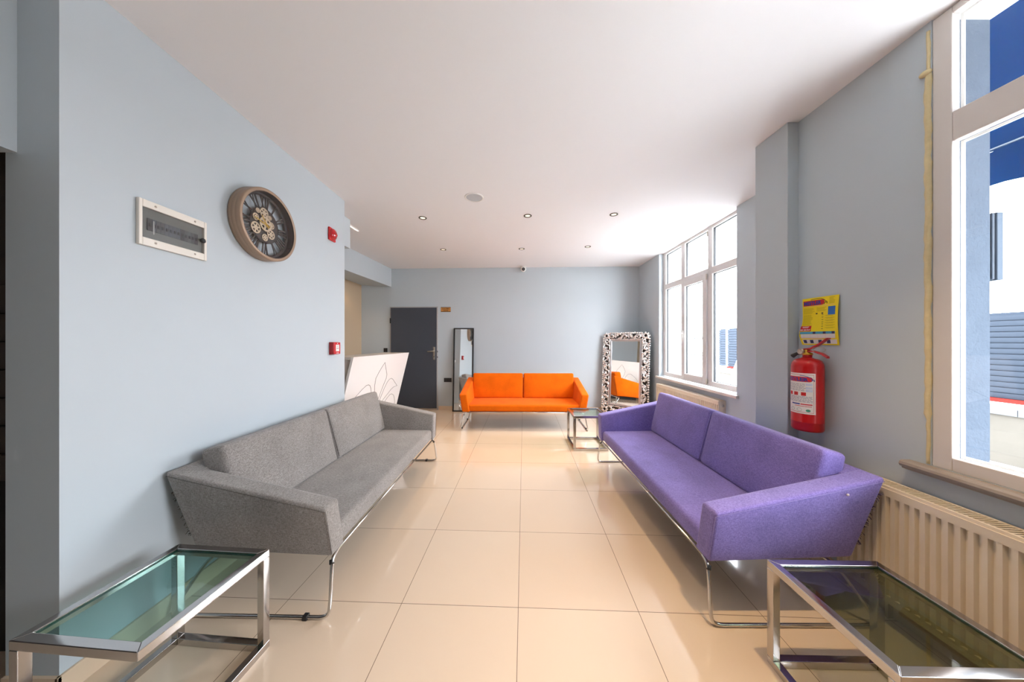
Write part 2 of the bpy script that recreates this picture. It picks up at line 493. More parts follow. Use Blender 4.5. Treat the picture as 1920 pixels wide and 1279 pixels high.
s_.hexa([(xfar(3.1) - .045, 3.12, .742), (ff(3.1), 3.176, .742), (ff(4.9), 4.914, .742), (xfar(4.96) - .045, 4.96, .742),
         (xfar(3.1) - .045, 3.12, .777), (ff(3.1), 3.176, .777), (ff(4.9), 4.914, .777), (xfar(4.96) - .045, 4.96, .777)])
s_.build('window_sill', M_sill, w, bevel=.008, seg=3)

w = sempty('window_2')
fx = lambda y: 1.872
fr = MB()
st = .06
bar_box(fr, fx, 0, .036, WY1 - st, WY1, WZ0, WZ1)
bar_box(fr, fx, 0, .036, WY0, WY0 + st, WZ0, WZ1)
bar_box(fr, fx, 0, .036, WY0 + st, WY1 - st, WZ0, .852)
bar_box(fr, fx, 0, .036, WY0 + st, WY1 - st, 2.201, 2.326)
bar_box(fr, fx, 0, .036, WY0 + st, WY1 - st, 2.745, WZ1)
bar_box(fr, fx, 0, .036, .60, .67, .852, 2.745)
fr.build('window_frame', M_pvcn, w, bevel=.004)
ou = MB()
for a, b_ in ((WY0 + st, .60), (.67, WY1 - st)):
    for z0, z1 in ((.852, 2.201), (2.326, 2.745)):
        g = MB(); bar_box(g, fx, .014, .020, a, b_, z0, z1); g.build('window_pane', M_glass, w)
        e = .012
        for q in ((a, a + e, z0, z1), (b_ - e, b_, z0, z1), (a + e, b_ - e, z0, z0 + e), (a + e, b_ - e, z1 - e, z1)): bar_box(ou, fx, .036, .042, *q)
ou.build('outer_bead', M_white, w, bevel=.002)
s_ = MB()
prof = [(1.94, .794), (1.83, .794), (1.822, .788), (1.818, .778), (1.822, .768), (1.832, .764), (1.834, .756), (1.85, .75), (1.94, .75)]
n = len(prof); ya, yb = -.2, 1.405
vs = [(x, ya, z) for x, z in prof] + [(x, yb, z) for x, z in prof]
s_.add(vs, [tuple(range(n - 1, -1, -1)), tuple(range(n, 2 * n))] + [(i, (i + 1) % n, n + (i + 1) % n, n + i) for i in range(n)])
o = s_.build('window_sill', M_sillw, w)
# lumpy strip of foam filling the joint
fo = MB(); pts = []; rad = []
N = 70
for i in range(N):
    z = .80 + (2.74 - .80) * i / (N - 1)
    pts.append((1.868, 1.3405 + random.uniform(-.002, .002), z))
    rad.append((.0102 + random.uniform(-.0012, .002)) * (0.6 if z > 2.55 or z < 1.0 else 1.0))
fo.tube(pts, .01, 8, radii=rad)
fo.ball((1.862, 1.345, 2.555), .012, .022, .014, 6)
fo.build('foam_joint', M_foam, w)

# ------------------------------------------------------------------ door
dx0, dx1 = -2.39, -1.468
dang = math.atan2(yback(dx1) - yback(dx0), dx1 - dx0)
d = sempty('door_1', (dx0, yback(dx0) - .002, 0), dang)
W = math.hypot(dx1 - dx0, yback(dx1) - yback(dx0))
MB().box(.006, W - .006, -.03, .002, .03, 2.005).build('door_leaf', M_door, d, bevel=.002)
f = MB(); f.box(-.012, .006, -.022, .002, 0, 2.02).box(W - .006, W + .012, -.022, .002, 0, 2.02).box(-.012, W + .012, -.022, .002, 2.006, 2.024)
f.build('door_frame', mat('pale_frame', s2l(176, 172, 172), .4), d)
MB().box(.0, W, -.036, -.028, .0, .032).build('threshold', M_steel, d)
hd = MB().box(W - .075, W - .035, -.037, -.03, .985, 1.235)
hd.build('handle_plate', M_steel, d, bevel=.003)
MB().tube([(W - .055, -.036, 1.155), (W - .055, -.075, 1.155), (W - .065, -.082, 1.154), (W - .17, -.082, 1.145)], .009).build('door_handle', M_steel, d)
MB().box(W - .061, W - .049, -.039, -.036, 1.03, 1.06).build('keyhole', M_black, d)
for z in (1.75, .25): MB().tube([(-.002, -.032, z - .05), (-.002, -.032, z + .05)], .011).build('hinge', M_black, d)
for z in (1.02, 1.13): MB().box(W + .004, W + .016, -.026, -.02, z, z + .03).build('strike_plate', M_black, d)


def wall_thing(name, label, cat, x, z, group=None):
    return thing(name, label, cat, (x, yback(x) - .001, z), dang, group)


# name plate
p = wall_thing('door_sign', 'small gold name plate with dark edges beside the top of the charcoal door', 'sign', -1.3, 1.968)
MB().box(-.097, .097, -.004, 0, -.045, .045).build('plate', mat('gold_plate', s2l(214, 150, 80), .35, .3), p)
MB().box(-.097, .097, -.005, -.0001, .038, .047).box(-.097, .097, -.005, -.0001, -.047, -.038).build('plate_border', mat('brown_border', s2l(60, 34, 10), .5), p)
M_ink = mat('brown_ink', s2l(84, 46, 8), .6)
m = MB()
for s, z in (('ÇALIŞMA', .005), ('ODASI', -.030)):
    vs, fs = text2d(s, .034, .0008, 'CENTER'); m.add([(v[0], -.0052, v[1] + z) for v in vs], fs)
m.build('lettering', M_ink, p)


def socket(x, z, n, label, cat='socket', name='wall_socket'):
    p = wall_thing(name, label, cat, x, z)
    w_ = .075 * n
    MB().box(-w_ / 2, w_ / 2, -.010, 0, -.04, .04).build('face_plate', M_black, p, bevel=.003)
    for k in range(n):
        cx = -w_ / 2 + .075 * (k + .5)
        if name == 'wall_socket':
            Mx = Matrix.Translation((cx, -.0102, 0)) @ Matrix.Rotation(PI / 2, 4, 'X')
            MB().lathe([(.021, 0), (.021, .003), (.017, .003), (.017, -.001), (0, -.001)], 20, Mx).build('outlet', mat('outlet_grey', s2l(58, 56, 58), .4), p)
        else:
            MB().box(cx - .024, cx + .024, -.014, -.010, -.026, .026).build('rocker', mat('rocker_grey', s2l(52, 46, 44), .4), p, bevel=.002)
    return p


socket(-1.26, .585, 2, 'black double wall socket between the charcoal door and the tall black mirror')
socket(-2.50, 1.17, 1, 'dark square light switch on the wall just above the white reception counter', 'switch', 'light_switch')

# ------------------------------------------------------------------ radiators
def radiator(name, label, loc, rz, length, height, depth):
    """local: length along x, front faces -y, back at y=0"""
    t = thing(name, label, 'radiator', loc, rz)
    z0, z1 = .12, height
    # ribbed front sheet
    m = MB(); n = int(length / .0333)
    step = length / n; pts = []
    for k in range(n):
        x = k * step
        pts += [(x, 0), (x + step * .22, 0), (x + step * .36, .014), (x + step * .64, .014), (x + step * .78, 0)]
    pts.append((length, 0))
    for yy, sgn in ((-depth, 1),):
        vs = []; fs = []
        for x, dpt in pts: vs += [(x, yy + dpt, z0 + .03), (x, yy + dpt, z1 - .045)]
        for i in range(len(pts) - 1): fs.append((2 * i, 2 * i + 2, 2 * i + 3, 2 * i + 1))
        m.add(vs, fs)
    m.box(0, length, -depth, -depth + .012, z0, z0 + .032).box(0, length, -depth - .001, -depth + .012, z1 - .047, z1 - .012)
    m.box(0, length, -.012, -.002, z0, z1 - .012)
    m.build('panel', M_rad, t)
    MB().box(.005, length - .005, -depth + .032, -.014, z0 + .03, z1 - .03).build('core', M_raddark, t)
    g = MB()
    g.box(0, length, -depth + .004, -depth + .018, z1 - .012, z1).box(0, length, -.016, -.002, z1 - .012, z1)
    k = 0; x = .012
    while x < length - .01:
        y_0, y_1 = -depth + .017, -.015
        g.hexa([(x, y_0, z1 - .006), (x + .006, y_0, z1 - .006), (x + .013, y_1, z1 - .006), (x + .007, y_1, z1 - .006),
                (x, y_0, z1), (x + .006, y_0, z1), (x + .013, y_1, z1), (x + .007, y_1, z1)])
        x += .0135; k += 1
    g.build('top_grille', M_rad, t)
    MB().box(-.002, .001, -depth, -.002, z0, z1 - .005).build('side_panel', M_rad, t)
    MB().box(length - .001, length + .002, -depth, -.002, z0, z1 - .005).build('side_panel', M_rad, t)
    for xx in (-.002, length + .002):
        Mx = Matrix.Translation((xx, -depth / 2, z1 - .055)) @ Matrix.Rotation(PI / 2 if xx > 0 else -PI / 2, 4, 'Y')
        MB().lathe([(.016, 0), (.016, .01), (.009, .012), (0, .012)], 16, Mx).build('vent_plug', M_steel, t)
    for xx in (.15, length - .15):
        MB().box(xx - .015, xx + .015, -.03, 0, 0, .13).build('bracket', M_rad, t)
    return t


radiator('radiator', 'cream ribbed radiator under the big near window behind the purple sofa', (1.862, 1.62, 0), -PI / 2, 1.75, .666, .098)
radiator('radiator', 'cream panel radiator below the far three-light window beside the ornate mirror', (2.372, 4.72, 0), -PI / 2 + .0185, 1.38, .682, .092)

# ------------------------------------------------------------------ sofas
def sofa(name, label, loc, rz, fab, stitch, glides=(.11, .62), near=0, thread=None):
    """local: width along x, front toward -y, z up; origin on the floor at centre front"""
    t = thing(name, label, 'sofa', loc, rz)
    WT, WB = .972, .925; TH = .108
    FBz, FTz, BTz, BBz = .282, .543, .714, .305
    for sx_ in (-1, 1):
        o_ = lambda x, y, z: (sx_ * x, y, z)
        # x0 outer, x1 inner
        c = [o_(WB, .0, FBz), o_(WB - TH, .0, FBz), o_(WB - TH, .69, BBz), o_(WB, .69, BBz),
             o_(WT, .004, FTz), o_(WT - TH, .004, FTz), o_(WT - TH, .80, BTz), o_(WT, .80, BTz)]
        a = MB().rhex(c, .016, 4, puff=.006, paxis=0).build('arm', fab, t, merge=True)
        off = .0015
        line = [o_(WB + off, -.0, FBz + .015), o_(WT + off - .004, .004, FTz - .016), o_(WT + off - .002, .40, (FTz + BTz) / 2 - .017), o_(WT + off - .004, .79, BTz - .02)]
        MB().tube(line, .0016, 5).build('seam', stitch, a)
    if near:
        rn_ = random.Random(11); m = MB()
        for k in range(46):
            u = rn_.uniform(.15, .8); p_ = Vector((near * (WB + (WT - WB) * u - .004), .684 + .11 * u, BBz + (BTz - BBz) * u))
            q_ = p_ + Vector((rn_.uniform(-.012, .012), rn_.uniform(.002, .013), rn_.uniform(-.013, .008)))
            m.tube([p_, p_.lerp(q_, .5) + Vector((0, 0, .004)), q_], .0012, 4)
        m.build('frayed_thread', thread, t)
    bs = WT - TH + .03
    c = [(-bs + .045, .60, BBz - .01), (bs - .045, .60, BBz - .01), (bs - .045, .69, BBz), (-bs + .045, .69, BBz),
         (-bs, .70, BTz - .024), (bs, .70, BTz - .024), (bs, .797, BTz - .003), (-bs, .797, BTz - .003)]
    MB().rhex(c, .006, 6).build('back_shell', fab, t, merge=True)
    si = WB - TH + .012
    c = [(-si, .012, .285), (si, .012, .285), (si, .66, .285), (-si, .66, .285),
         (-si - .018, .020, .385), (si + .018, .020, .385), (si + .018, .66, .392), (-si - .018, .66, .392)]
    st_ = MB().rhex(c, .026, 10, puff=.006, paxis=2).build('seat', fab, t, merge=True)
    MB().box(-si + .01, si - .01, .06, .60, .272, .288).build('base_panel', M_board, t)
    for sx_ in (-1, 1):
        x0, x1 = (.004, .852) if sx_ > 0 else (-.852, -.004)
        c = [(x0, .525, .392), (x1, .525, .392), (x1, .655, .372), (x0, .655, .372),
             (x0 - (.006 if x0 < -.1 else 0), .625, .805), (x1 + (.006 if x1 > .1 else 0), .625, .805),
             (x1 + (.006 if x1 > .1 else 0), .752, .775), (x0 - (.006 if x0 < -.1 else 0), .752, .775)]
        cu = MB().rhex(c, .026, 8, puff=.014, paxis=1).build('back_cushion', fab, t, merge=True)
        # piping round the front edge
        q = [(x0 + .010, .530, .405), (x1 - .010, .530, .405), (x1 - .006, .631, .790), (x0 + .006, .631, .790)]
        pts = []
        for i in range(4):
            a_, b_ = Vector(q[i]), Vector(q[(i + 1) % 4])
            for k in range(5): pts.append(a_.lerp(b_, .04 + .92 * k / 4))
        MB().tube(pts, .0022, 5, closed=True).build('piping', stitch, cu)
    # tubular steel: front rail, sled loops, rear rail
    m = MB(); r = .0085
    m.tube([(-.86, .012, .276), (.86, .012, .276)], .006)
    m.tube([(-.86, .62, .262), (.86, .62, .262)], r)
    fr = m.build('rail', M_tube, t)
    for sx_ in (-1, 1):
        raw = [(.86, .012, .276), (.895, .014, .258), (.912, .01, .22), (.945, -.004, .06), (.952, .0, .022), (.955, .03, .0095), (.955, .09, .0095),
               (.955, .66, .0095), (.955, .74, .0095), (.953, .765, .022), (.948, .765, .045), (.91, .68, .20), (.895, .64, .25), (.86, .62, .262)]
        pts = [Vector((sx_ * x, y, z)) for x, y, z in raw]
        # Chaikin smoothing
        for _ in range(2):
            q = [pts[0]]
            for i in range(len(pts) - 1): q += [pts[i].lerp(pts[i + 1], .25), pts[i].lerp(pts[i + 1], .75)]
            pts = q + [pts[-1]]
        l = MB().tube(pts, r, 10).build('sled_leg', M_tube, t)
        for y in glides: MB().box(sx_ * .955 - .013, sx_ * .955 + .013, y - .012, y + .012, 0, .022).build('floor_glide', M_black, l, bevel=.003)
        MB().tube([(sx_ * .898, .018, .250), (sx_ * .906, .013, .232)], .0115).build('tube_clip', M_black, l)
    return t


sofa('sofa', 'grey fabric two-seat sofa with sloping arms against the left wall', (-.871, 2.403, 0), PI / 2 - .0215, M_grey, M_greyd, (.11,), near=-1, thread=M_board)
sofa('sofa', 'bright orange fabric sofa facing the camera in front of the back wall', (.178, 4.475, 0), -.022, M_orange, M_oranged)
M_label_early = mat('pale_tuft', s2l(206, 196, 200), .8)
pur = sofa('sofa', 'purple fabric two-seat sofa with its back to the windows on the right', (.952, 2.366, 0), -PI / 2 - .004, M_purple, M_purpled, (.62,), near=1, thread=mat('dark_purple_thread', s2l(52, 38, 84), .9))
MB().ball((.975, .614, .635), .004, .007, .006, 5).build('loose_tuft', M_label_early, pur)

# ------------------------------------------------------------------ tables
M_tgreen = glass('green_table_glass', (0.60, 0.80, 0.77, 1), 1.5)
M_tdark = glass('smoked_table_glass', (0.52, 0.57, 0.44, 1), 1.5)
M_tclear = glass('pale_table_glass', (0.72, 0.88, 0.84, 1), 1.5)
M_edge = mat('glass_edge', s2l(20, 70, 62), .2)


def side_table(label, loc, rz, w, dp, gl, legs=(0, 1, 2, 3)):
    t = thing('side_table', label, 'table', loc, rz, 'steel cube side tables')
    h, q = .43, .03
    a, c = w / 2, dp / 2
    m = MB()

    def ring(z0, z1):
        o = [(-a, -c), (a, -c), (a, c), (-a, c)]; i_ = [(-a + q, -c + q), (a - q, -c + q), (a - q, c - q), (-a + q, c - q)]
        for k in range(4):
            k2 = (k + 1) % 4
            m.hexa([(*o[k], z0), (*o[k2], z0), (*i_[k2], z0), (*i_[k], z0), (*o[k], z1), (*o[k2], z1), (*i_[k2], z1), (*i_[k], z1)])
    ring(h - q, h); m.build('top_frame', M_chrome, t, bevel=.0022)
    m = MB(); ring(0, q); m.build('base_frame', M_chrome, t, bevel=.0022)
    pos = [(-a, -c), (a - q, -c), (a - q, c - q), (-a, c - q)]
    for k in legs:
        x, y = pos[k]; MB().box(x, x + q, y, y + q, q, h - q).build('leg', M_chrome, t, bevel=.0022)
    g = MB().box(-a + q + .001, a - q - .001, -c + q + .001, c - q - .001, h - .013, h - .005).build('glass_top', gl, t)
    MB().box(-a + q, a - q, -c + q, -c + q + .0012, h - .013, h - .005).box(-a + q, a - q, c - q - .0012, c - q, h - .013, h - .005)\
        .box(-a + q, -a + q + .0012, -c + q, c - q, h - .013, h - .005).box(a - q - .0012, a - q, -c + q, c - q, h - .013, h - .005)\
        .build('glass_edge', M_edge, g)
    return t


side_table('chrome side table with green glass, missing one leg, in front of the grey sofa', (-1.3093, 1.1194, 0), -.078, .441, .441, M_tgreen, (0, 2, 3))
side_table('chrome side table with smoked glass in the corner by the near radiator', (1.297, 1.035, 0), -.02, .452, .442, M_tdark)
side_table('small chrome side table with pale glass between orange sofa and purple sofa', (.972, 3.89, 0), -.005, .43, .45, M_tclear)

# ------------------------------------------------------------------ mirrors
mx0 = -.935
t = thing('floor_mirror', 'tall narrow mirror in thin black frame leaning behind the orange sofa', 'mirror', (mx0, 5.70, 0), dang)
t.rotation_euler = (-math.atan2(.115, 1.6), 0, dang)
Wm, Hm = .395, 1.607
MB().box(-Wm / 2, -Wm / 2 + .028, 0, .025, 0, Hm).box(Wm / 2 - .028, Wm / 2, 0, .025, 0, Hm).box(-Wm / 2 + .022, Wm / 2 - .022, 0, .025, 0, .025)\
    .box(-Wm / 2 + .022, Wm / 2 - .022, 0, .025, Hm - .022, Hm).build('frame', M_black, t, bevel=.002)
MB().box(-Wm / 2 + .022, Wm / 2 - .022, .008, .016, .025, Hm - .022).build('mirror_glass', M_mirror, t)
MB().box(-Wm / 2 + .01, Wm / 2 - .01, .017, .022, .01, Hm - .01).build('backing', M_board, t)
t.location.x = -.945

ang = math.radians(-45)
Wo, Ho = .856, 1.50
# left top touches back wall, right top touches the right wall
cx, cy = 1.755 + .7071 * Wo / 2, 5.695 - .7071 * Wo / 2
t = thing('ornate_mirror', 'large mirror in carved silver baroque frame standing in the far right corner', 'mirror',
          (cx - .7071 * .10, cy - .7071 * .10, .012), ang)
t.rotation_euler = (-math.atan2(.09, 1.5), 0, ang)
bw = .163
MB().box(-Wo / 2 + .03, Wo / 2 - .03, .018, .03, .02, Ho - .03).build('backing_board', mat('carving_ground', s2l(70, 64, 60), .6), t)
MB().box(-Wo / 2 + bw, Wo / 2 - bw, .006, .012, .19, Ho - .155).build('mirror_glass', M_mirror, t)
m = MB()
gx0, gx1, gz0, gz1 = -Wo / 2 + bw, Wo / 2 - bw, .19, Ho - .155
for e0, e1, yy in ((-.022, 0.0, -.004), (.0, .010, .002)):
    for q in ((gx0 + e0, gx0 + e1 , gz0 + e0, gz1 - e0), (gx1 - e1, gx1 - e0, gz0 + e0, gz1 - e0)): m.box(q[0], q[1], yy, .018, q[2], q[3])
    for q in ((gz0 + e0, gz0 + e1), (gz1 - e1, gz1 - e0)): m.box(gx0 + e1, gx1 - e1, yy, .018, q[0], q[1])
m.build('inner_moulding', M_silver2, t, bevel=.004)
cv = MB(); rnd = random.Random(3)


def scroll(x, z, a, r, flip=1, y=0.0):
    pts = []; rad = []
    for k in range(13):
        u = k / 12; w_ = a + flip * (u * 4.6); rr_ = r * (1 - .62 * u)
        pts.append((x + rr_ * math.cos(w_), y - .014 - .014 * math.sin(u * PI), z + rr_ * math.sin(w_)))
        rad.append(.0065 + .010 * math.sin(PI * min(1, u * 1.1 + .1)))
    cv.tube(pts, .01, 7, radii=rad)


def leaf(x, z, a, l, wd=.011, y=-.006):
    R = Matrix.Rotation(-a, 3, 'Y')
    cv.ball((x, y, z), l, .013, wd, 6, R)


def band(p0, p1, nrm, wdt):
    """acanthus carving along a band from p0 to p1 (xz), nrm points outward"""
    p0, p1, nrm = Vector(p0), Vector(p1), Vector(nrm); d_ = (p1 - p0); Ln = d_.length; d_.normalize()
    n_ = max(3, round(Ln / .118)); stp = Ln / n_; aa = math.atan2(d_.y, d_.x)
    for k in range(n_):
        c_ = p0 + d_ * (k + .5) * stp; fl = 1 if k % 2 else -1
        s1 = c_ + nrm * wdt * (.12 * fl + .04)
        scroll(s1.x, s1.y, aa + rnd.uniform(0, 1) + (0 if fl > 0 else 2.2), .040, fl)
        s2 = c_ + d_ * stp * .45 - nrm * wdt * .12 * fl
        for j in range(4):
            q = s2 + nrm * (j - 1.5) * .017 + d_ * (j - 1.5) * .006
            leaf(q.x, q.y, aa + .75 * fl, .040 - .003 * j, .0075)
        for j in range(3):           # scalloped outer rim
            q = c_ + d_ * stp * (j - 1) * .34 + nrm * (wdt * .5 - .006 + rnd.uniform(-.004, .004))
            cv.ball((q.x, -.004, q.y), .022, .018, .016, 6)
        q = c_ - nrm * (wdt * .5 - .012)
        leaf(q.x, q.y, aa, stp * .55, .012, 0)
        for j in range(5):           # small filling leaves low in the carving
            q = c_ + d_ * stp * rnd.uniform(-.5, .5) + nrm * wdt * rnd.uniform(-.36, .40)
            leaf(q.x, q.y, aa + rnd.uniform(-1.2, 1.2), .034, .011, .008)


X, Z0, Z1 = Wo / 2, 0.0, Ho
bc = .07
band((-X + bc, .10), (-X + bc, Z1 - .10), (-1, 0), .135)
band((X - bc, .10), (X - bc, Z1 - .10), (1, 0), .135)
band((-X + .12, Z1 - .07), (X - .12, Z1 - .07), (0, 1), .13)
band((-X + .12, Z0 + .085), (X - .12, Z0 + .085), (0, -1), .15)
for sx_ in (-1, 1):
    for z in (Z0 + .075, Z1 - .065):
        pts = [(sx_ * (X - .068) + .036 * math.cos(k * PI / 8), -.012, z + .036 * math.sin(k * PI / 8)) for k in range(16)]
        cv.tube(pts, .014, 7, closed=True)
        for k in range(7):
            w_ = k * 2 * PI / 7; cv.ball((sx_ * (X - .066) + .055 * math.cos(w_), -.004, z + .052 * math.sin(w_)), .02, .014, .018, 6)
cv.build('carved_frame', M_silver, t)

# ------------------------------------------------------------------ reception counter
t = thing('reception_counter', 'white reception counter with leaning lacquered front engraved with petals', 'counter', (0, 0, 0))
TZ = 1.17
ptl, ptr = Vector((-1.760, 3.318)), Vector((-1.622, 4.707))
dv = (ptr - ptl).normalized(); nv = Vector((dv.y, -dv.x))          # nv faces the room (+x)
LEN = (ptr - ptl).length; LEAN = .25


def cpt(s, z, off=0.0):
    p_ = ptl + dv * s - nv * ((TZ - z) * LEAN) + nv * off
    return (p_.x, p_.y, z)


zb = .10
m = MB()
m.hexa([cpt(0, zb, -.03), cpt(LEN, zb, -.03), cpt(LEN, zb, 0), cpt(0, zb, 0), cpt(0, TZ, -.03), cpt(LEN, TZ, -.03), cpt(LEN, TZ, 0), cpt(0, TZ, 0)])
o = m.build('front_panel', M_counter, t, merge=True, bevel=.002)
def bpt(s, k, z): p_ = ptl + dv * s - nv * k; return (p_.x, p_.y, z)
MB().hexa([bpt(.0, .40, TZ - .03), bpt(LEN, .40, TZ - .03), bpt(LEN, .032, TZ - .03), bpt(.0, .032, TZ - .03), bpt(.0, .40, TZ), bpt(LEN, .40, TZ), bpt(LEN, .032, TZ), bpt(.0, .032, TZ)]).build('counter_top', M_counter2, t, bevel=.003)
MB().hexa([bpt(.03, .40, .1), bpt(LEN - .03, .40, .1), bpt(LEN - .03, .31, .1), bpt(.03, .31, .1),
           bpt(.03, .40, TZ - .03), bpt(LEN - .03, .40, TZ - .03), bpt(LEN - .03, .045, TZ - .03), bpt(.03, .045, TZ - .03)]).build('cabinet_body', M_counter2, t)
MB().hexa([bpt(.05, .38, 0), bpt(LEN - .05, .38, 0), bpt(LEN - .05, .33, 0), bpt(.05, .33, 0), bpt(.05, .38, .1), bpt(LEN - .05, .38, .1), bpt(LEN - .05, .33, .1), bpt(.05, .33, .1)]).build('plinth', M_black, t)
PET = [[(0.68, 0.30), (0.64, 0.50), (0.623, 0.685), (0.591, 0.77), (0.58, 0.863), (0.62, 0.938), (0.666, 1.0), (0.717, 1.063), (0.78, 0.976), (0.846, 0.886), (0.855, 0.829), (0.828, 0.756), (0.79, 0.636), (0.74, 0.45), (0.68, 0.30)],
       [(0.62, 0.25), (0.40, 0.30), (0.22, 0.42), (0.13, 0.60), (0.201, 0.673), (0.254, 0.711), (0.325, 0.76), (0.395, 0.796), (0.437, 0.799), (0.478, 0.783), (0.51, 0.749), (0.544, 0.686), (0.58, 0.50), (0.62, 0.25)],
       [(0.74, 0.26), (0.78, 0.42), (0.828, 0.581), (0.87, 0.693), (0.915, 0.772), (0.957, 0.802), (1.011, 0.81), (1.065, 0.788), (1.25, 0.668), (1.141, 0.662), (1.077, 0.638), (1.013, 0.59), (0.913, 0.522), (0.82, 0.40), (0.74, 0.26)],
       [(0.80, 0.24), (0.90, 0.38), (0.988, 0.493), (1.039, 0.534), (1.086, 0.559), (1.136, 0.561), (1.202, 0.534), (1.262, 0.47), (1.308, 0.398), (1.20, 0.34), (1.0, 0.30), (0.80, 0.24)]]
gr = MB()
for pl in PET:
    gr.tube([cpt(s, z, .0005) for s, z in pl], .0032, 5)
if PET: gr.build('engraved_petals', M_line, t)

# ------------------------------------------------------------------ electrical panel on left wall
yc, zc = (1.3555 + 1.6585) / 2, 1.9
t = thing('electrical_panel', 'white framed fuse box with smoked window left of the clock', 'fuse box', (XL + .001, yc, zc), PI / 2)
w2, h2 = .1515, .106
m = MB(); gx, gz0_, gz1_ = .137, -.069, .071
m.box(-w2, -gx, -.016, 0, -h2, h2).box(gx, w2, -.016, 0, -h2, h2).box(-gx, gx, -.016, 0, -h2, gz0_).box(-gx, gx, -.016, 0, gz1_, h2)
m.build('bezel', mat('cream_plastic', s2l(232, 226, 216), .4), t, bevel=.003)
MB().box(-gx, gx, -.003, -.0005, gz0_, gz1_).build('back_tray', mat('grey_tray', s2l(138, 138, 134), .5), t)
for k in range(13):
    x = -.112 + k * .0172
    bk = MB().box(x, x + .0164, -.008, -.003, -.030, .026).build('breaker', mat('breaker_grey', s2l(*random.choice([(84, 86, 90), (104, 106, 112), (58, 58, 62), (94, 98, 110)])), .4), t)
    MB().box(x + .004, x + .012, -.0115, -.008, -.010, .004).build('toggle', M_black, bk)
MB().box(-.094, -.090, -.0125, -.0116, -.045, .018).build('cable_tie', M_white, t)
MB().box(-gx, gx, -.0148, -.0132, gz0_, gz1_).build('smoked_door', glass('smoked_plastic', (.84, .85, .85, 1), 1.5), t)
Mx = Matrix.Translation((gx - .008, -.016, 0)) @ Matrix.Rotation(PI / 2, 4, 'X')
MB().lathe([(.013, 0), (.013, .004), (.006, .008), (0, .008)], 16, Mx).build('latch', M_black, t)
for x in (-.088, .088):
    for z in (-.085, .088):
        Mx = Matrix.Translation((x, -.016, z)) @ Matrix.Rotation(PI / 2, 4, 'X')
        MB().lathe([(.005, 0), (.005, .001), (0, .001)], 10, Mx).build('screw', M_steel, t)

# ------------------------------------------------------------------ clock
t = thing('wall_clock', 'large round open-work wall clock with bronze rim and beige gears', 'clock', (XL + .001, 2.024, 2.132), PI / 2)
R = .2355; DP = .079
Mc = Matrix.Rotation(PI / 2, 4, 'X')          # lathe z -> local -y
M_taupe = mat('taupe_metal', s2l(164, 140, 120), .42, .35, var=.05, vscale=8)
M_dkb = mat('dark_bronze', s2l(64, 58, 56), .4, .3)
MB().lathe([(R - .004, 0), (R, .004), (R, .02), (R - .001, .022), (R, .024), (R, .045), (R - .001, .047), (R, .049), (R, DP - .004), (R - .004, DP), (R - .018, DP), (R - .021, DP - .003)], 72, Mc).build('rim', M_taupe, t)
MB().lathe([(R - .021, DP - .003), (R - .024, .035), (R - .024, .03)], 72, Mc).build('inner_wall', M_dkb, t)
DZ = .034
MB().lathe([(R - .024, DZ), (R - .044, DZ), (R - .044, DZ - .005), (R - .024, DZ - .005)], 72, Mc).build('chapter_ring', M_dkb, t)
MB().lathe([(.118, DZ - .005), (.118, DZ), (.104, DZ + .002), (0, DZ + .002)], 48, Mc).build('centre_plate', M_dkb, t)
NUM = ['XII', 'I', 'II', 'III', 'IIII', 'V', 'VI', 'VII', 'VIII', 'IX', 'X', 'XI']
for k, s in enumerate(NUM):
    m = MB(); ph = -2 * PI * k / 12
    r0, r1 = .114, .196
    wds = {'I': .020, 'V': .034, 'X': .036}
    tot = sum(wds[c_] for c_ in s); x = -tot / 2

    def stroke(xa, ra, xb, rb, w_):
        vs = []
        for (xx, r_) in ((xa - w_ / 2, ra), (xa + w_ / 2, ra), (xb + w_ / 2, rb), (xb - w_ / 2, rb)):
            xx *= (r_ / .17)
            X_ = xx * math.cos(ph) - r_ * math.sin(ph); Z_ = xx * math.sin(ph) + r_ * math.cos(ph); vs.append((X_, Z_))
        m.add([(a_, -DZ - .001, b_) for a_, b_ in vs] + [(a_, -DZ + .004, b_) for a_, b_ in vs],
              [(0, 1, 2, 3), (7, 6, 5, 4), (1, 0, 4, 5), (2, 1, 5, 6), (3, 2, 6, 7), (0, 3, 7, 4)])
    for c_ in s:
        w_ = wds[c_]; xc = x + w_ / 2
        if c_ == 'I': stroke(xc, r0, xc, r1, .011)
        if c_ == 'V': stroke(xc, r0, xc - .010, r1, .010); stroke(xc, r0, xc + .010, r1, .005)
        if c_ == 'X': stroke(xc + .011, r0, xc - .011, r1, .010); stroke(xc - .011, r0, xc + .011, r1, .005)
        x += w_
    stroke(0, r0 - .001, 0, r0 + .005, tot * .95); stroke(0, r1 - .005, 0, r1 + .001, tot * .95)
    m.build('numeral', M_dkb, t)
M_gear = mat('beige_gear', s2l(206, 186, 160), .45, .2)


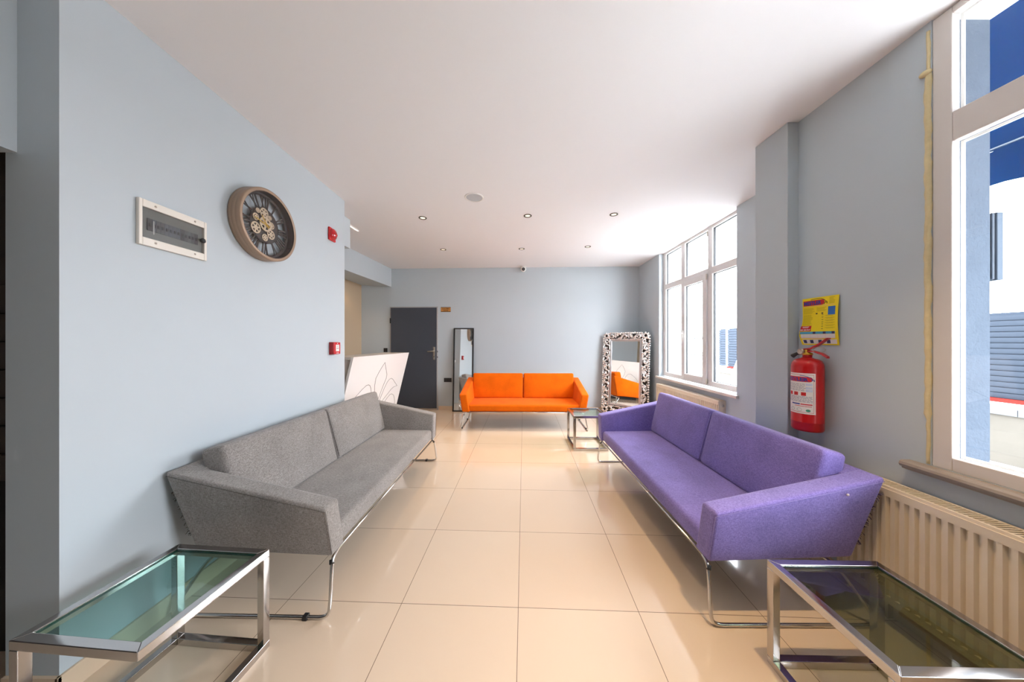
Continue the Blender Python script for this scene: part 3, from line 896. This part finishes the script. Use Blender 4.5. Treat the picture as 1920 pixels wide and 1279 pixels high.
def gear(x, z, r, dy, holes=6, teeth=26):
    m = MB(); n_ = teeth * 4; ys = (-DZ - dy - .0035, -DZ - dy)
    def ringz(ri, ro_f, n__):
        vs = []
        for y_ in ys:
            for k in range(n__):
                w_ = 2 * PI * k / n__; ro = ro_f(k)
                vs.append((x + ri * math.cos(w_), y_, z + ri * math.sin(w_))); vs.append((x + ro * math.cos(w_), y_, z + ro * math.sin(w_)))
        fs = []; o_ = 2 * n__
        for k in range(n__):
            a_, b_ = 2 * k, 2 * ((k + 1) % n__)
            fs += [(a_, a_ + 1, b_ + 1, b_), (o_ + a_, o_ + b_, o_ + b_ + 1, o_ + a_ + 1), (a_ + 1, o_ + a_ + 1, o_ + b_ + 1, b_ + 1), (a_, b_, o_ + b_, o_ + a_)]
        m.add(vs, fs)
    ringz(r * .74, lambda k: r if (k % 4) < 2 else r * .93, n_)
    ringz(.002, lambda k: r * .40, 24)
    for k in range(holes):
        w_ = 2 * PI * k / holes + .3; ca, sa_ = math.cos(w_), math.sin(w_); hw = r * .13
        vs = []
        for y_ in ys:
            for rr_, s_2 in ((r * .36, -hw), (r * .36, hw), (r * .78, hw), (r * .78, -hw)):
                vs.append((x + rr_ * ca - s_2 * sa_, y_, z + rr_ * sa_ + s_2 * ca))
        m.add(vs, [(0, 1, 2, 3), (7, 6, 5, 4), (0, 4, 5, 1), (1, 5, 6, 2), (2, 6, 7, 3), (3, 7, 4, 0)])
    m.build('gear', M_gear, t)


for a_ in ((-.012, .080, .034, .004), (-.062, .078, .016, .004), (-.078, .030, .024, .004), (-.078, -.040, .038, .004), (.036, .066, .015, .004),
           (.048, .017, .024, .004), (.044, -.046, .033, .004), (-.006, -.082, .024, .004), (-.006, .008, .050, .009)): gear(*a_)
M_gold = mat('gold_hands', s2l(232, 196, 96), .25, .9)
for a_, l_, dy in ((math.radians(-282), .105, .018), (math.radians(-323), .072, .0155)):
    m = MB(); ca, sa_ = math.cos(a_), math.sin(a_)
    vs = []
    for y_ in (-DZ - dy - .0015, -DZ - dy):
        for x_, r_ in ((-.0035, -.02), (.0035, -.02), (.0025, l_), (-.0025, l_)): vs.append((x_ * ca - r_ * sa_, y_, x_ * sa_ + r_ * ca))
    m.add(vs, [(0, 1, 2, 3), (7, 6, 5, 4), (0, 4, 5, 1), (1, 5, 6, 2), (2, 6, 7, 3), (3, 7, 4, 0)]).build('clock_hand', M_gold, t)
MB().lathe([(.007, DZ + .002), (.007, DZ + .021), (0, DZ + .021)], 16, Mc).build('hand_hub', M_gold, t)
MB().lathe([(R - .022, DP - .006), (0, DP - .006)], 48, Mc).build('clock_glass', M_glass, t)

# ------------------------------------------------------------------ fire alarm strobe and call point
t = thing('alarm_strobe', 'red domed fire alarm sounder high on the left wall near its end', 'fire alarm', (XL + .001, 2.82, 2.355), PI / 2)
MB().rhex([(-.05, -.018, -.06), (.05, -.018, -.06), (.05, 0, -.062), (-.05, 0, -.062), (-.05, -.018, .06), (.05, -.018, .06), (.05, 0, .062), (-.05, 0, .062)], .007, 2).build('base', M_red, t, merge=True)
m = MB()
for i in range(1):
    m.ball((0.0, -.016, 0), .047, .036, .056, 12)
m.build('domed_lens', mat('red_lens', s2l(196, 8, 24), .1, coat=.8), t)
Mx = Matrix.Translation((.004, -.05, -.005)) @ Matrix.Rotation(PI / 2, 4, 'X')
MB().lathe([(.014, 0), (.013, .003), (0, .004)], 16, Mx).build('sounder_cap', M_red, t)
t = thing('call_point', 'square red break-glass call point with white panel below the red sounder', 'fire alarm', (XL + .001, 2.836, 1.282), PI / 2)
MB().box(-.048, .048, -.035, 0, -.058, .058).build('back_box', mat('dark_red_plastic', s2l(150, 10, 18), .35), t, bevel=.004)
MB().box(-.05, .05, -.052, -.035, -.056, .056).build('cover', M_red, t, bevel=.005)
MB().box(-.026, .026, -.0535, -.052, -.030, .034).build('press_panel', M_white, t)
MB().box(-.017, .017, -.0542, -.0535, -.002, .003).box(-.012, .012, -.0542, -.0535, .018, .021).build('panel_mark', M_black, t)
MB().box(-.004, .004, -.0535, -.052, .042, .050).build('test_light', M_white, t)
MB().box(-.020, .020, -.0535, -.052, -.048, -.042).build('cover_strip', M_white, t)

# ------------------------------------------------------------------ fire extinguisher
ex, ey = 1.785, 1.805
t = thing('fire_extinguisher', 'red fire extinguisher with white label hanging on the grey wall', 'fire extinguisher', (ex, ey, .815), 0)
r = .0735; hh = .432
prof = [(0, .022), (.03, .022), (.05, .010), (.058, .0), (r - .006, .0), (r - .002, .006), (r, .014), (r, .052), (r + .0012, .054), (r, .057), (r, hh - .05), (r - .003, hh - .030), (r - .012, hh - .014), (r - .028, hh - .004), (.03, hh), (.026, hh + .004), (0, hh + .004)]
MB().lathe(prof, 48).build('cylinder', M_redpaint, t)
MB().lathe([(.0, hh), (.022, hh), (.022, hh + .02), (.018, hh + .022), (0, hh + .022)], 20).build('neck', M_redpaint, t)
vb = MB().lathe([(0, hh + .02), (.024, hh + .02), (.026, hh + .026), (.022, hh + .032), (.013, hh + .034), (.013, hh + .052), (0, hh + .052)], 20).build('valve', M_brass, t)
MB().tube([(0, 0, hh + .042), (-.02, .022, hh + .05)], .007).build('gauge_stem', M_brass, vb)
Mx = Matrix.Translation((-.022, .012, hh + .040)) @ Matrix.Rotation(-PI / 2, 4, 'Y')
MB().lathe([(.017, 0), (.018, .006), (.017, .012), (.014, .012), (.014, .010), (0, .010)], 20, Mx).build('pressure_gauge', M_steel, t)


def lever(pts, wd, nm):
    m_ = MB(); n_ = len(pts); vs = []
    # lever runs along -y (towards the camera) with width in x
    dirv = Vector((.25, -1, 0)).normalized(); sd = Vector((1, .25, 0)).normalized()
    for s_, z_, th in pts:
        p_ = dirv * s_
        for a_, b_ in ((-1, 0), (1, 0), (1, 1), (-1, 1)):
            q = p_ + sd * (a_ * wd / 2); vs.append((q.x, q.y, z_ + b_ * th))
    fs = []
    for i in range(n_ - 1):
        for k in range(4): fs.append((4 * i + k, 4 * i + (k + 1) % 4, 4 * (i + 1) + (k + 1) % 4, 4 * (i + 1) + k))
    fs += [(3, 2, 1, 0), tuple(4 * (n_ - 1) + k for k in range(4))]
    m_.add(vs, fs); return m_.build(nm, M_redpaint, t, merge=True, bevel=.002)


lever([(-.015, hh + .048, .010), (.02, hh + .052, .012), (.06, hh + .078, .012), (.095, hh + .110, .010), (.105, hh + .114, .008)], .026, 'squeeze_lever')
lever([(-.015, hh + .034, .010), (.03, hh + .038, .010), (.075, hh + .022, .012), (.10, hh + .002, .012)], .024, 'carry_handle')
pts = [(.02 * math.cos(k * PI / 8) + .012, -.055 - .02 * math.cos(k * PI / 8), hh + .052 + .016 * math.sin(k * PI / 8)) for k in range(16)]
MB().tube(pts, .0016, 5, closed=True).build('safety_pin_ring', M_steel, t)
MB().tube([(-.01, .02, hh + .030), (-.02, .045, hh + .026), (-.03, .065, hh + .008)], .009, radii=[.008, .009, .013]).build('nozzle', M_black, t)
MB().box(.03, .084, -.012, .012, hh - .09, hh - .06).box(.03, .06, -.01, .01, .03, .05).build('wall_bracket', M_black, t)


def cyl(a_deg, z, off=.0008):
    a_ = math.radians(a_deg); return ((r + off) * math.cos(a_), (r + off) * math.sin(a_), z)


def cpatch(mb, a0, a1, z0, z1, off, n_=24):
    vs = []
    for k in range(n_ + 1):
        a_ = a0 + (a1 - a0) * k / n_; vs += [cyl(a_, z0, off), cyl(a_, z1, off)]
    mb.add(vs, [(2 * k, 2 * k + 2, 2 * k + 3, 2 * k + 1) for k in range(n_)], True)


LA0, LA1, LZ0, LZ1 = 106, 253, .105, .345
M_label = mat('white_label', s2l(232, 226, 222), .5)
M_lblue = mat('print_blue', s2l(40, 62, 150), .5); M_lred = mat('print_red', s2l(206, 30, 36), .5)
M_lgrey = mat('print_grey', s2l(150, 148, 165), .6); M_lgreen = mat('print_green', s2l(60, 140, 110), .5); M_lpink = mat('print_pink', s2l(226, 170, 164), .5)
m = MB(); cpatch(m, LA0, LA1, LZ0, LZ1, .0006); lab = m.build('label', M_label, t)
m = MB()
for z0, z1 in ((LZ0 + .008, LZ0 + .010), (LZ1 - .010, LZ1 - .008)): cpatch(m, LA0 + 6, LA1 - 6, z0, z1, .0010)
cpatch(m, LA1 - 7, LA1 - 6, LZ0 + .008, LZ1 - .008, .0010, 2)
m.build('label_border', M_lred, lab)
K = math.degrees(1 / r)
m = MB(); cpatch(m, 122, 232, .294, .324, .0011)
vs = [cyl(232, .309, .0011)] + [cyl(232 + .015 * K * math.cos(k * PI / 8 - PI / 2), .309 + .015 * math.sin(k * PI / 8 - PI / 2), .0011) for k in range(9)]
m.add(vs, [(0, k, k + 1) for k in range(1, 9)]); m.build('logo_field', M_lred, lab)
vs, fs = text2d('MESTLER', .031, .0012, 'LEFT', width=.128)
m = MB(); m.add([cyl(128 + v[0] * K, .2985 + v[1] * .9, .0017) for v in vs], fs); m.build('logo_lettering', M_lblue, lab)
m = MB()
m.tube([cyl(200 + k * 4.2, .331 - (k / 10) ** 3 * .022, .0014) for k in range(11)], .0016, 5)
m.tube([cyl(239, .302, .0014), cyl(243, .309, .0014), cyl(247, .309, .0014), cyl(248, .298, .0014)], .0020, 5)
m.build('logo_swoosh', M_lblue, lab)
m = MB()
rn = random.Random(5)
for i, z in enumerate((.278, .270, .262, .255, .247, .240, .205, .199, .193, .186, .180, .174)):
    a_ = 112
    while a_ < (214 if z > .235 else 240):
        l_ = rn.uniform(5, 14); cpatch(m, a_, min(a_ + l_, 244), z, z + .0028, .0011, 2); a_ += l_ + 2.5
m.build('small_print', M_lgrey, lab)
m = MB()
for a_ in (150, 176, 204): cpatch(m, a_, a_ + 17, .212, .232, .0012, 3)
m.build('class_pictogram', M_lred, lab)
m = MB()
for z in (.272, .252, .236): cpatch(m, 220, 242, z, z + .013, .0012, 3)
m.build('label_box', mat('print_pale_blue', s2l(196, 202, 222), .5), lab)
m = MB(); cpatch(m, 165, 200, .158, .165, .0012, 4); m.build('heading_strip', M_lblue, lab)
m = MB(); cpatch(m, 202, 242, .158, .164, .0012, 4); cpatch(m, 180, 240, .148, .151, .0012, 4); m.build('heading_strip', M_lred, lab)
m = MB(); c0 = (228, .126)
vs = [cyl(c0[0] + 8 * math.cos(k * PI / 10), c0[1] + .0075 * math.sin(k * PI / 10), .0012) for k in range(20)]
m.add(vs, [tuple(range(20))]); m.build('green_mark', M_lgreen, lab)
m = MB()
for ca_ in (168, 198): m.tube([cyl(ca_ + 9 * math.cos(k * PI / 8), .128 + .009 * math.sin(k * PI / 8), .001) for k in range(16)], .0006, 4, closed=True)
m.build('round_stamp', M_lgreen, lab)

# ------------------------------------------------------------------ poster
t = thing('notice_poster', 'yellow printed notice curling off the grey wall above the extinguisher', 'poster', (XR - .001, 1.911, 1.617), -PI / 2)
PW, PH = .21, .29


def off(s, q):
    return .004 + .026 * (1 - s) ** 1.5 * math.exp(-((q - .78) / .2) ** 2) + .010 * s * math.sin(q * PI) + .006 * (1 - s) * (1 - q)


def pp(s, q, o_=0.0):       # s 0..1 right, q 0..1 down
    return (s * PW, -off(s, q) - o_, -q * PH)


def patch(mb, s0, s1, q0, q1, o_, n_=6, k_=6):
    vs = [pp(s0 + (s1 - s0) * i / n_, q0 + (q1 - q0) * j / k_, o_) for i in range(n_ + 1) for j in range(k_ + 1)]
    mb.add(vs, [(i * (k_ + 1) + j, i * (k_ + 1) + j + 1, (i + 1) * (k_ + 1) + j + 1, (i + 1) * (k_ + 1) + j) for i in range(n_) for j in range(k_)], True)


M_yel = mat('yellow_paper', s2l(246, 218, 12), .45)
m = MB(); patch(m, 0, 1, 0, 1, 0, 16, 20); patch(m, 0, 1, 0, 1, -.0006, 16, 20); m.build('sheet', M_yel, t)
m = MB(); patch(m, .03, .56, .055, .165, .0006); vs = [pp(.56, .11, .0006)] + [pp(.56 + .075 * math.cos(k * PI / 8 - PI / 2), .11 + .055 * math.sin(k * PI / 8 - PI / 2), .0006) for k in range(9)]
m.add(vs, [(0, k, k + 1) for k in range(1, 9)])
patch(m, 0.0, .30, .595, .71, .0006, 4, 4); m.build('red_field', M_lred, t)
vs, fs = text2d('MESTLER', .030, .0014, 'LEFT', width=.104)
m = MB(); m.add([pp(.05 + v[0] / PW, .148 - v[1] / PH, .0012) for v in vs], fs); m.build('logo_lettering', M_lblue, t)
vs, fs = text2d('0541 252 29 67', .012, .0004, 'LEFT', width=.057)
m = MB(); m.add([pp(.012 + v[0] / PW, .695 - v[1] / PH, .0012) for v in vs], fs)
patch(m, .05, .24, .61, .618, .0012, 2, 1); patch(m, .06, .22, .63, .638, .0012, 2, 1)
m.build('phone_number', M_white, t)
m = MB()
m.tube([pp(.25 + k * .04, .042 + (max(0, k - 6) / 5) ** 2 * .06 - .012 * math.sin(k / 10 * PI), .0006) for k in range(11)], .0016, 5)
m.tube([pp(.62, .155, .001), pp(.665, .12, .001), pp(.665, .09, .001), pp(.70, .11, .001), pp(.70, .15, .001)], .0014, 5)
m.build('logo_swoosh', M_black, t)
m = MB(); patch(m, .74, .93, .215, .385, .0006); m.build('blue_panel', mat('print_mid_blue', s2l(46, 112, 190), .5), t)
M_olive = mat('print_olive', s2l(172, 150, 12), .6)
m = MB(); rn = random.Random(9)
def lines(s0, s1, q0, q1, stp):
    q = q0
    while q < q1:
        e = s1 - rn.uniform(0, .08); patch(m, s0, e, q, q + .005, .0006, 4, 1); q += stp
lines(.03, .36, .22, .34, .018); lines(.42, .70, .22, .31, .018); lines(.03, .32, .36, .58, .018)
for q in (.39, .44, .49, .54, .59, .64): patch(m, .66, .92, q, q + .005, .0006, 3, 1); patch(m, .70, .88, q + .014, q + .018, .0006, 3, 1)
lines(.76, .92, .03, .15, .017)
m.build('small_print', M_olive, t)
m = MB()
for q in (.37, .42, .47, .52, .56, .61, .66): patch(m, .57, .615, q, q + .009, .0006, 2, 1)
for s_ in (.40, .56): patch(m, s_, s_ + .05, .33, .355, .0006, 2, 2)
m.build('dark_print', M_black, t)
m = MB(); patch(m, .02, .92, .72, .77, .0006, 8, 2); m.build('blue_band', mat('print_light_blue', s2l(70, 160, 200), .5), t)
m = MB()
for s_ in (.36, .62, .84): patch(m, s_, s_ + .07, .722, .768, .0010, 2, 2)
for s_ in (.08, .26, .48, .70): patch(m, s_, s_ + .09, .895, .965, .0010, 2, 3)
m.build('navy_pictogram', mat('print_navy', s2l(44, 44, 96), .5), t)
m = MB(); patch(m, .04, .92, .775, .86, .0006, 8, 2); patch(m, .06, .95, .885, .975, .0006, 8, 2); m.build('white_field', M_label, t)
m = MB()
for s_ in (.12, .30, .48, .68): patch(m, s_, s_ + .003, .775, .86, .0010, 1, 2)
patch(m, .04, .92, .845, .850, .0010, 6, 1); patch(m, .3, .6, .865, .872, .0008, 3, 1); patch(m, .03, .9, .175, .180, .0008, 6, 1)
m.build('red_rule', M_lpink, t)

# ------------------------------------------------------------------ ceiling fittings
M_bronze = mat('bronze_ring', s2l(66, 56, 40), .4, .5)
M_lens = emis('warm_lamp', (1.0, .86, .60, 1), .45)
SP = [(-1.036, 3.465, 'left spot of the nearer ceiling row', 1), (.179, 3.406, 'middle spot of the nearer ceiling row', 1), (1.149, 3.370, 'right spot of the nearer ceiling row', 1),
      (.17, .95, 'left of the two just above the camera', 0), (1.15, .95, 'right of the two just above the camera', 0),
      (-1.075, 4.667, 'left spot of the farther ceiling row', 0), (.149, 4.627, 'middle spot of the farther ceiling row', 0), (1.147, 4.522, 'right spot of the farther ceiling row', 0)]
for x, y, lb, nr in SP:
    t = thing('ceiling_spotlight', 'small round recessed warm lamp in bronze ring, ' + lb, 'ceiling light', (x, y, H), 0, 'recessed ceiling spotlights')
    MB().lathe([(.046, 0), (.046, -.004), (.042, -.006), (.031, -.004), (.028, .0)], 28).build('ring', M_bronze, t)
    MB().lathe([(.030, -.002), (0, -.0025)], 28).build('lens', M_lens, t)
    d_ = bpy.data.lights.new('spot_lamp', 'SPOT'); d_.energy = SPOT_W * ((2.0 if x > 1 else 1.1) if y < 2 else .95); d_.color = (1.0, .69, .36); d_.spot_size = math.radians(78); d_.spot_blend = 1.0; d_.shadow_soft_size = .03
    lo = bpy.data.objects.new('spot_lamp', d_); C.objects.link(lo); lo.parent = t; lo.location = (0, 0, -.012)
t = thing('ceiling_speaker', 'white round flush ceiling speaker with pale grey mesh', 'speaker', (-.377, 2.97, H), 0)
MB().lathe([(.095, 0), (.094, -.005), (.088, -.008), (.080, -.006), (.079, -.003)], 40).build('rim', M_white, t)
MB().lathe([(.079, -.004), (0, -.005)], 40).build('speaker_mesh', mat('grey_mesh', s2l(196, 200, 204), .6, bump=.4, bscale=400), t)
t = thing('security_camera', 'small white dome camera on the ceiling above the orange sofa', 'camera', (.218, 5.72, H), 0)
MB().lathe([(.056, 0), (.056, -.016), (.048, -.022), (0, -.022)], 28).build('mount', M_white, t)
MB().ball((0, 0, -.052), .052, .052, .052, 12).build('dome', M_white, t)
Mx = Matrix.Translation((0, -.040, -.062)) @ Matrix.Rotation(PI / 2 + .25, 4, 'X')
MB().lathe([(.030, 0), (.030, .012), (.026, .013), (0, .014)], 24, Mx).build('camera_eye', M_black, t)
Mx = Matrix.Translation((0, -.052, -.065)) @ Matrix.Rotation(PI / 2 + .25, 4, 'X')
MB().lathe([(.010, .002), (.008, .004), (0, .005)], 16, Mx).build('lens', mat('lens_grey', s2l(120, 110, 108), .2), t)
t = thing('linear_lamp', 'short white bar fitting on the ceiling beside the beam at left', 'ceiling light', (-1.985, 3.74, H), -.07)
MB().box(-.014, .014, -.10, .10, -.018, 0).build('housing', M_white, t, bevel=.003)
MB().box(-.010, .010, -.095, .095, -.020, -.018).build('diffuser', emis('lamp_diffuser', (1, .95, .88, 1), .6), t)
# recessed lamps of the reception niche
for x, y in ((-2.72, 4.3), (-2.75, 5.2)):
    t = thing('niche_spotlight', 'small warm recessed lamp under the soffit over the reception counter, ' + ('farther from' if y < 5 else 'nearer to') + ' the charcoal door', 'ceiling light', (x, y, 2.465), 0, 'soffit spotlights')
    MB().lathe([(.044, .012), (.044, -.004), (.032, -.004), (.030, .0)], 24).build('ring', M_bronze, t)
    MB().lathe([(.031, -.001), (0, -.0015)], 24).build('lens', M_lens, t)
    d_ = bpy.data.lights.new('spot_lamp', 'SPOT'); d_.energy = 22; d_.color = (1.0, .70, .40); d_.spot_size = math.radians(120); d_.spot_blend = .7; d_.shadow_soft_size = .03
    lo = bpy.data.objects.new('spot_lamp', d_); C.objects.link(lo); lo.parent = t; lo.location = (0, 0, -.012)

# dark slatted shutter seen through the opening beside the camera
t = thing('slatted_screen', 'dark brown slatted screen behind the opening at the far left edge', 'screen', (-2.35, 1.28, 0), 0)
for k in range(14):
    z = .75 + k * .12
    MB().hexa([(-.3, 0, z), (.42, 0, z), (.42, .02, z), (-.3, .02, z), (-.3, -.02, z + .115), (.42, -.02, z + .115), (.42, 0, z + .115), (-.3, 0, z + .115)]).build('slat', M_dark, t)
MB().box(-.3, .42, .02, .05, 0, 2.5).build('frame', M_black, t)

# ------------------------------------------------------------------ outdoors
struct(MB().box(XRO, 30, -20, 40, -.35, -.15).build('ground', mat('pale_paving', s2l(214, 212, 208), .8, var=.1, vscale=2)))
# low wall with slatted fence on it
FX = 6.0
M_stone = mat('stained_wall', s2l(84, 80, 74), .9, spec=0.0, bump=.5, bscale=8, var=.18, vscale=2.5)
t = thing('garden_wall', 'stained pale low wall with stone capping under the slatted fence outside', 'wall', (FX, 4, -.15), 0)
MB().box(0, .25, -6, 4.7, 0, .60).build('wall_body', M_stone, t)
m = MB(); y = -6
while y < 4.6: m.box(-.03, .28, y, y + .39, .60, .68); y += .395
m.build('capping', mat('capping_stone', s2l(92, 94, 98), .9, spec=0.0), t, bevel=.004)
t = thing('slatted_fence', 'blue-grey horizontal slat fence on the low wall outside the windows', 'fence', (FX, 0, .60), 0)
M_slat = mat('grey_slats', s2l(52, 58, 67), .9, spec=0.0); M_rail = mat('red_rail', s2l(120, 34, 30), .9, spec=0.0)
edges = [-2.0, -.2, 1.6, 3.4, 5.2, 7.0, 8.34]
edges2 = [8.38, 8.66]
spans = [(edges[i] + .02, edges[i + 1] - .02) for i in range(len(edges) - 1)] + [(8.38, 8.66)]
for a_, b_ in spans:
    m = MB(); z = .05
    while z < 1.06:
        m.hexa([(.02, a_, z), (.05, a_, z), (.05, b_, z), (.02, b_, z), (.0, a_, z + .062), (.03, a_, z + .062), (.03, b_, z + .062), (.0, b_, z + .062)]); z += .068
    m.box(.055, .065, a_, b_, .04, 1.1)
    m.build('slat_panel', M_slat, t)
for y in edges[1:] + [8.68]: MB().box(-.01, .07, y - .02, y + .02, .04, 1.12).build('post', mat('pale_post', s2l(220, 226, 234), .5), t)
MB().box(-.03, .03, -2, 8.3, .0, .045).build('bottom_rail', M_rail, t)
t = thing('metal_railing', 'thin grey metal railing far outside the middle far window', 'railing', (6.6, 9.0, -.15), 0)
m = MB()
for k in range(12): m.tube([(0, k * .18, 0), (0, k * .18, 1.6)], .012, 5)
m.build('balusters', M_slat, t)
MB().tube([(0, 0, 1.6), (0, 2.0, 1.6)], .02, 6).tube([(0, 0, 1.0), (0, 2.0, 1.0)], .015, 6).tube([(0, 0, .2), (0, 2.0, .2)], .015, 6).build('rails', M_slat, t)
t = thing('leaning_board', 'pale blue board leaning against the fence outside the far window', 'board', (5.0, 7.0, -.15), 0)
m = MB(); a_, b_ = Vector((0, .05, .02)), Vector((.93, .55, 1.42)); sd = Vector((0, .12, 0))
m.hexa([a_ - sd, a_ - sd + Vector((.03, 0, -.02)), a_ + sd + Vector((.03, 0, -.02)), a_ + sd, b_ - sd, b_ - sd + Vector((.03, 0, -.02)), b_ + sd + Vector((.03, 0, -.02)), b_ + sd])
m.build('plank', mat('pale_blue_wood', s2l(196, 210, 224), .6), t)
MB().box(-.12, .25, -.1, .3, 0, .08).build('foot_block', mat('pale_blue_block', s2l(206, 222, 234), .6), t)
# awning over the near window
t = thing('awning', 'bright blue canvas awning with wavy valance outside the near window', 'awning', (XRO + .02, 0, 0), 0)
M_canvas = mat('blue_canvas', (.0005, .022, .075, 1), .9, spec=0.0, var=.06, vscale=3)
nt = M_canvas.node_tree
b = nt.nodes['Principled BSDF']; tl = nt.nodes.new('ShaderNodeBsdfTranslucent'); tl.inputs[0].default_value = (0, .034, .12, 1)
ms = nt.nodes.new('ShaderNodeMixShader'); ms.inputs[0].default_value = .35
nt.links.new(b.outputs[0], ms.inputs[1]); nt.links.new(tl.outputs[0], ms.inputs[2])
nt.links.new(ms.outputs[0], nt.nodes['Material Output'].inputs[0])
ay0, ay1 = -1.2, 2.3
m = MB()
m.hexa([(0, ay0, 3.25), (1.19, ay0, 2.66), (1.19, ay1, 2.66), (0, ay1, 3.25), (0, ay0, 3.254), (1.19, ay0, 2.664), (1.19, ay1, 2.664), (0, ay1, 3.254)])
m.build('canopy', M_canvas, t)
m = MB(); N = 60; vs = []
for k in range(N + 1):
    y = ay0 + (ay1 - ay0) * k / N
    zl = 2.40 + .028 * abs(math.sin(k * PI / 6 + .5)); xx = 1.19 + .01 * math.sin(k * .9)
    vs += [(xx, y, 2.66), (xx, y, zl), (xx + .003, y, zl), (xx + .003, y, 2.66)]
m.add(vs, [q for k in range(N) for q in ((4 * k, 4 * k + 4, 4 * k + 5, 4 * k + 1), (4 * k + 1, 4 * k + 5, 4 * k + 6, 4 * k + 2), (4 * k + 2, 4 * k + 6, 4 * k + 7, 4 * k + 3), (4 * k + 3, 4 * k + 7, 4 * k + 4, 4 * k))])
m.build('valance', M_canvas, t)
MB().box(1.165, 1.188, ay0, ay1, 2.665, 2.70).build('front_bar', mat('grey_metal_bar', s2l(98, 104, 112), .4, .5), t)
for y in (ay0 + .1, ay1 - .1): MB().tube([(0, y, 2.3), (1.17, y, 2.66)], .012, 6).build('support_arm', M_steel, t)
# cabinet on the outer wall
t = thing('wall_cabinet', 'pale grey metal box on the outer wall beyond the rendered pillar', 'cabinet', (XRO + .02, 1.40, 1.64), 0)
MB().box(0, .135, 0, .4, 0, .31).build('case', mat('pale_cabinet', s2l(92, 98, 106), .9, spec=0.0), t, bevel=.004)
MB().box(.112, .118, -.004, 0, .0, .31).build('door_gap', mat('cabinet_gap', s2l(50, 56, 66), .9, spec=0.0), t)
MB().box(.135, .165, -.006, .4, -.004, .314).build('cabinet_door', mat('cabinet_door_grey', s2l(84, 92, 102), .9, spec=0.0), t, bevel=.003)
# plants at the foot of the outer wall
M_leaf = mat('leaf_green', s2l(66, 100, 40), .6, var=.3, vscale=12)
for px, py, hgt, lb in ((4.6, 2.85, .34, 'bushy light green plant below the near window, left of the other'), (4.6, 2.25, .30, 'spiky green plant below the near window, at the right edge of the photo')):
    m = MB(); rn = random.Random(int(py * 100))
    for k in range(46):
        w_ = rn.uniform(0, 2 * PI); l_ = rn.uniform(.5, 1) * hgt; rr_ = rn.uniform(.04, .22)
        p0 = Vector((rn.uniform(-.07, .07), rn.uniform(-.07, .07), 0)); tip = p0 + Vector((rr_ * math.cos(w_), rr_ * math.sin(w_), l_))
        mid = p0.lerp(tip, .55) + Vector((0, 0, .05)); sd = Vector((-math.sin(w_), math.cos(w_), 0)) * .014
        m.add([p0 - sd * .3, p0 + sd * .3, mid + sd, tip, mid - sd], [(0, 1, 2, 3, 4)])
    o = m.build('leafy_plant', M_leaf); o.location = (px, py, -.15); tag(o, lb, 'plant')
bpy.context.view_layer.update()
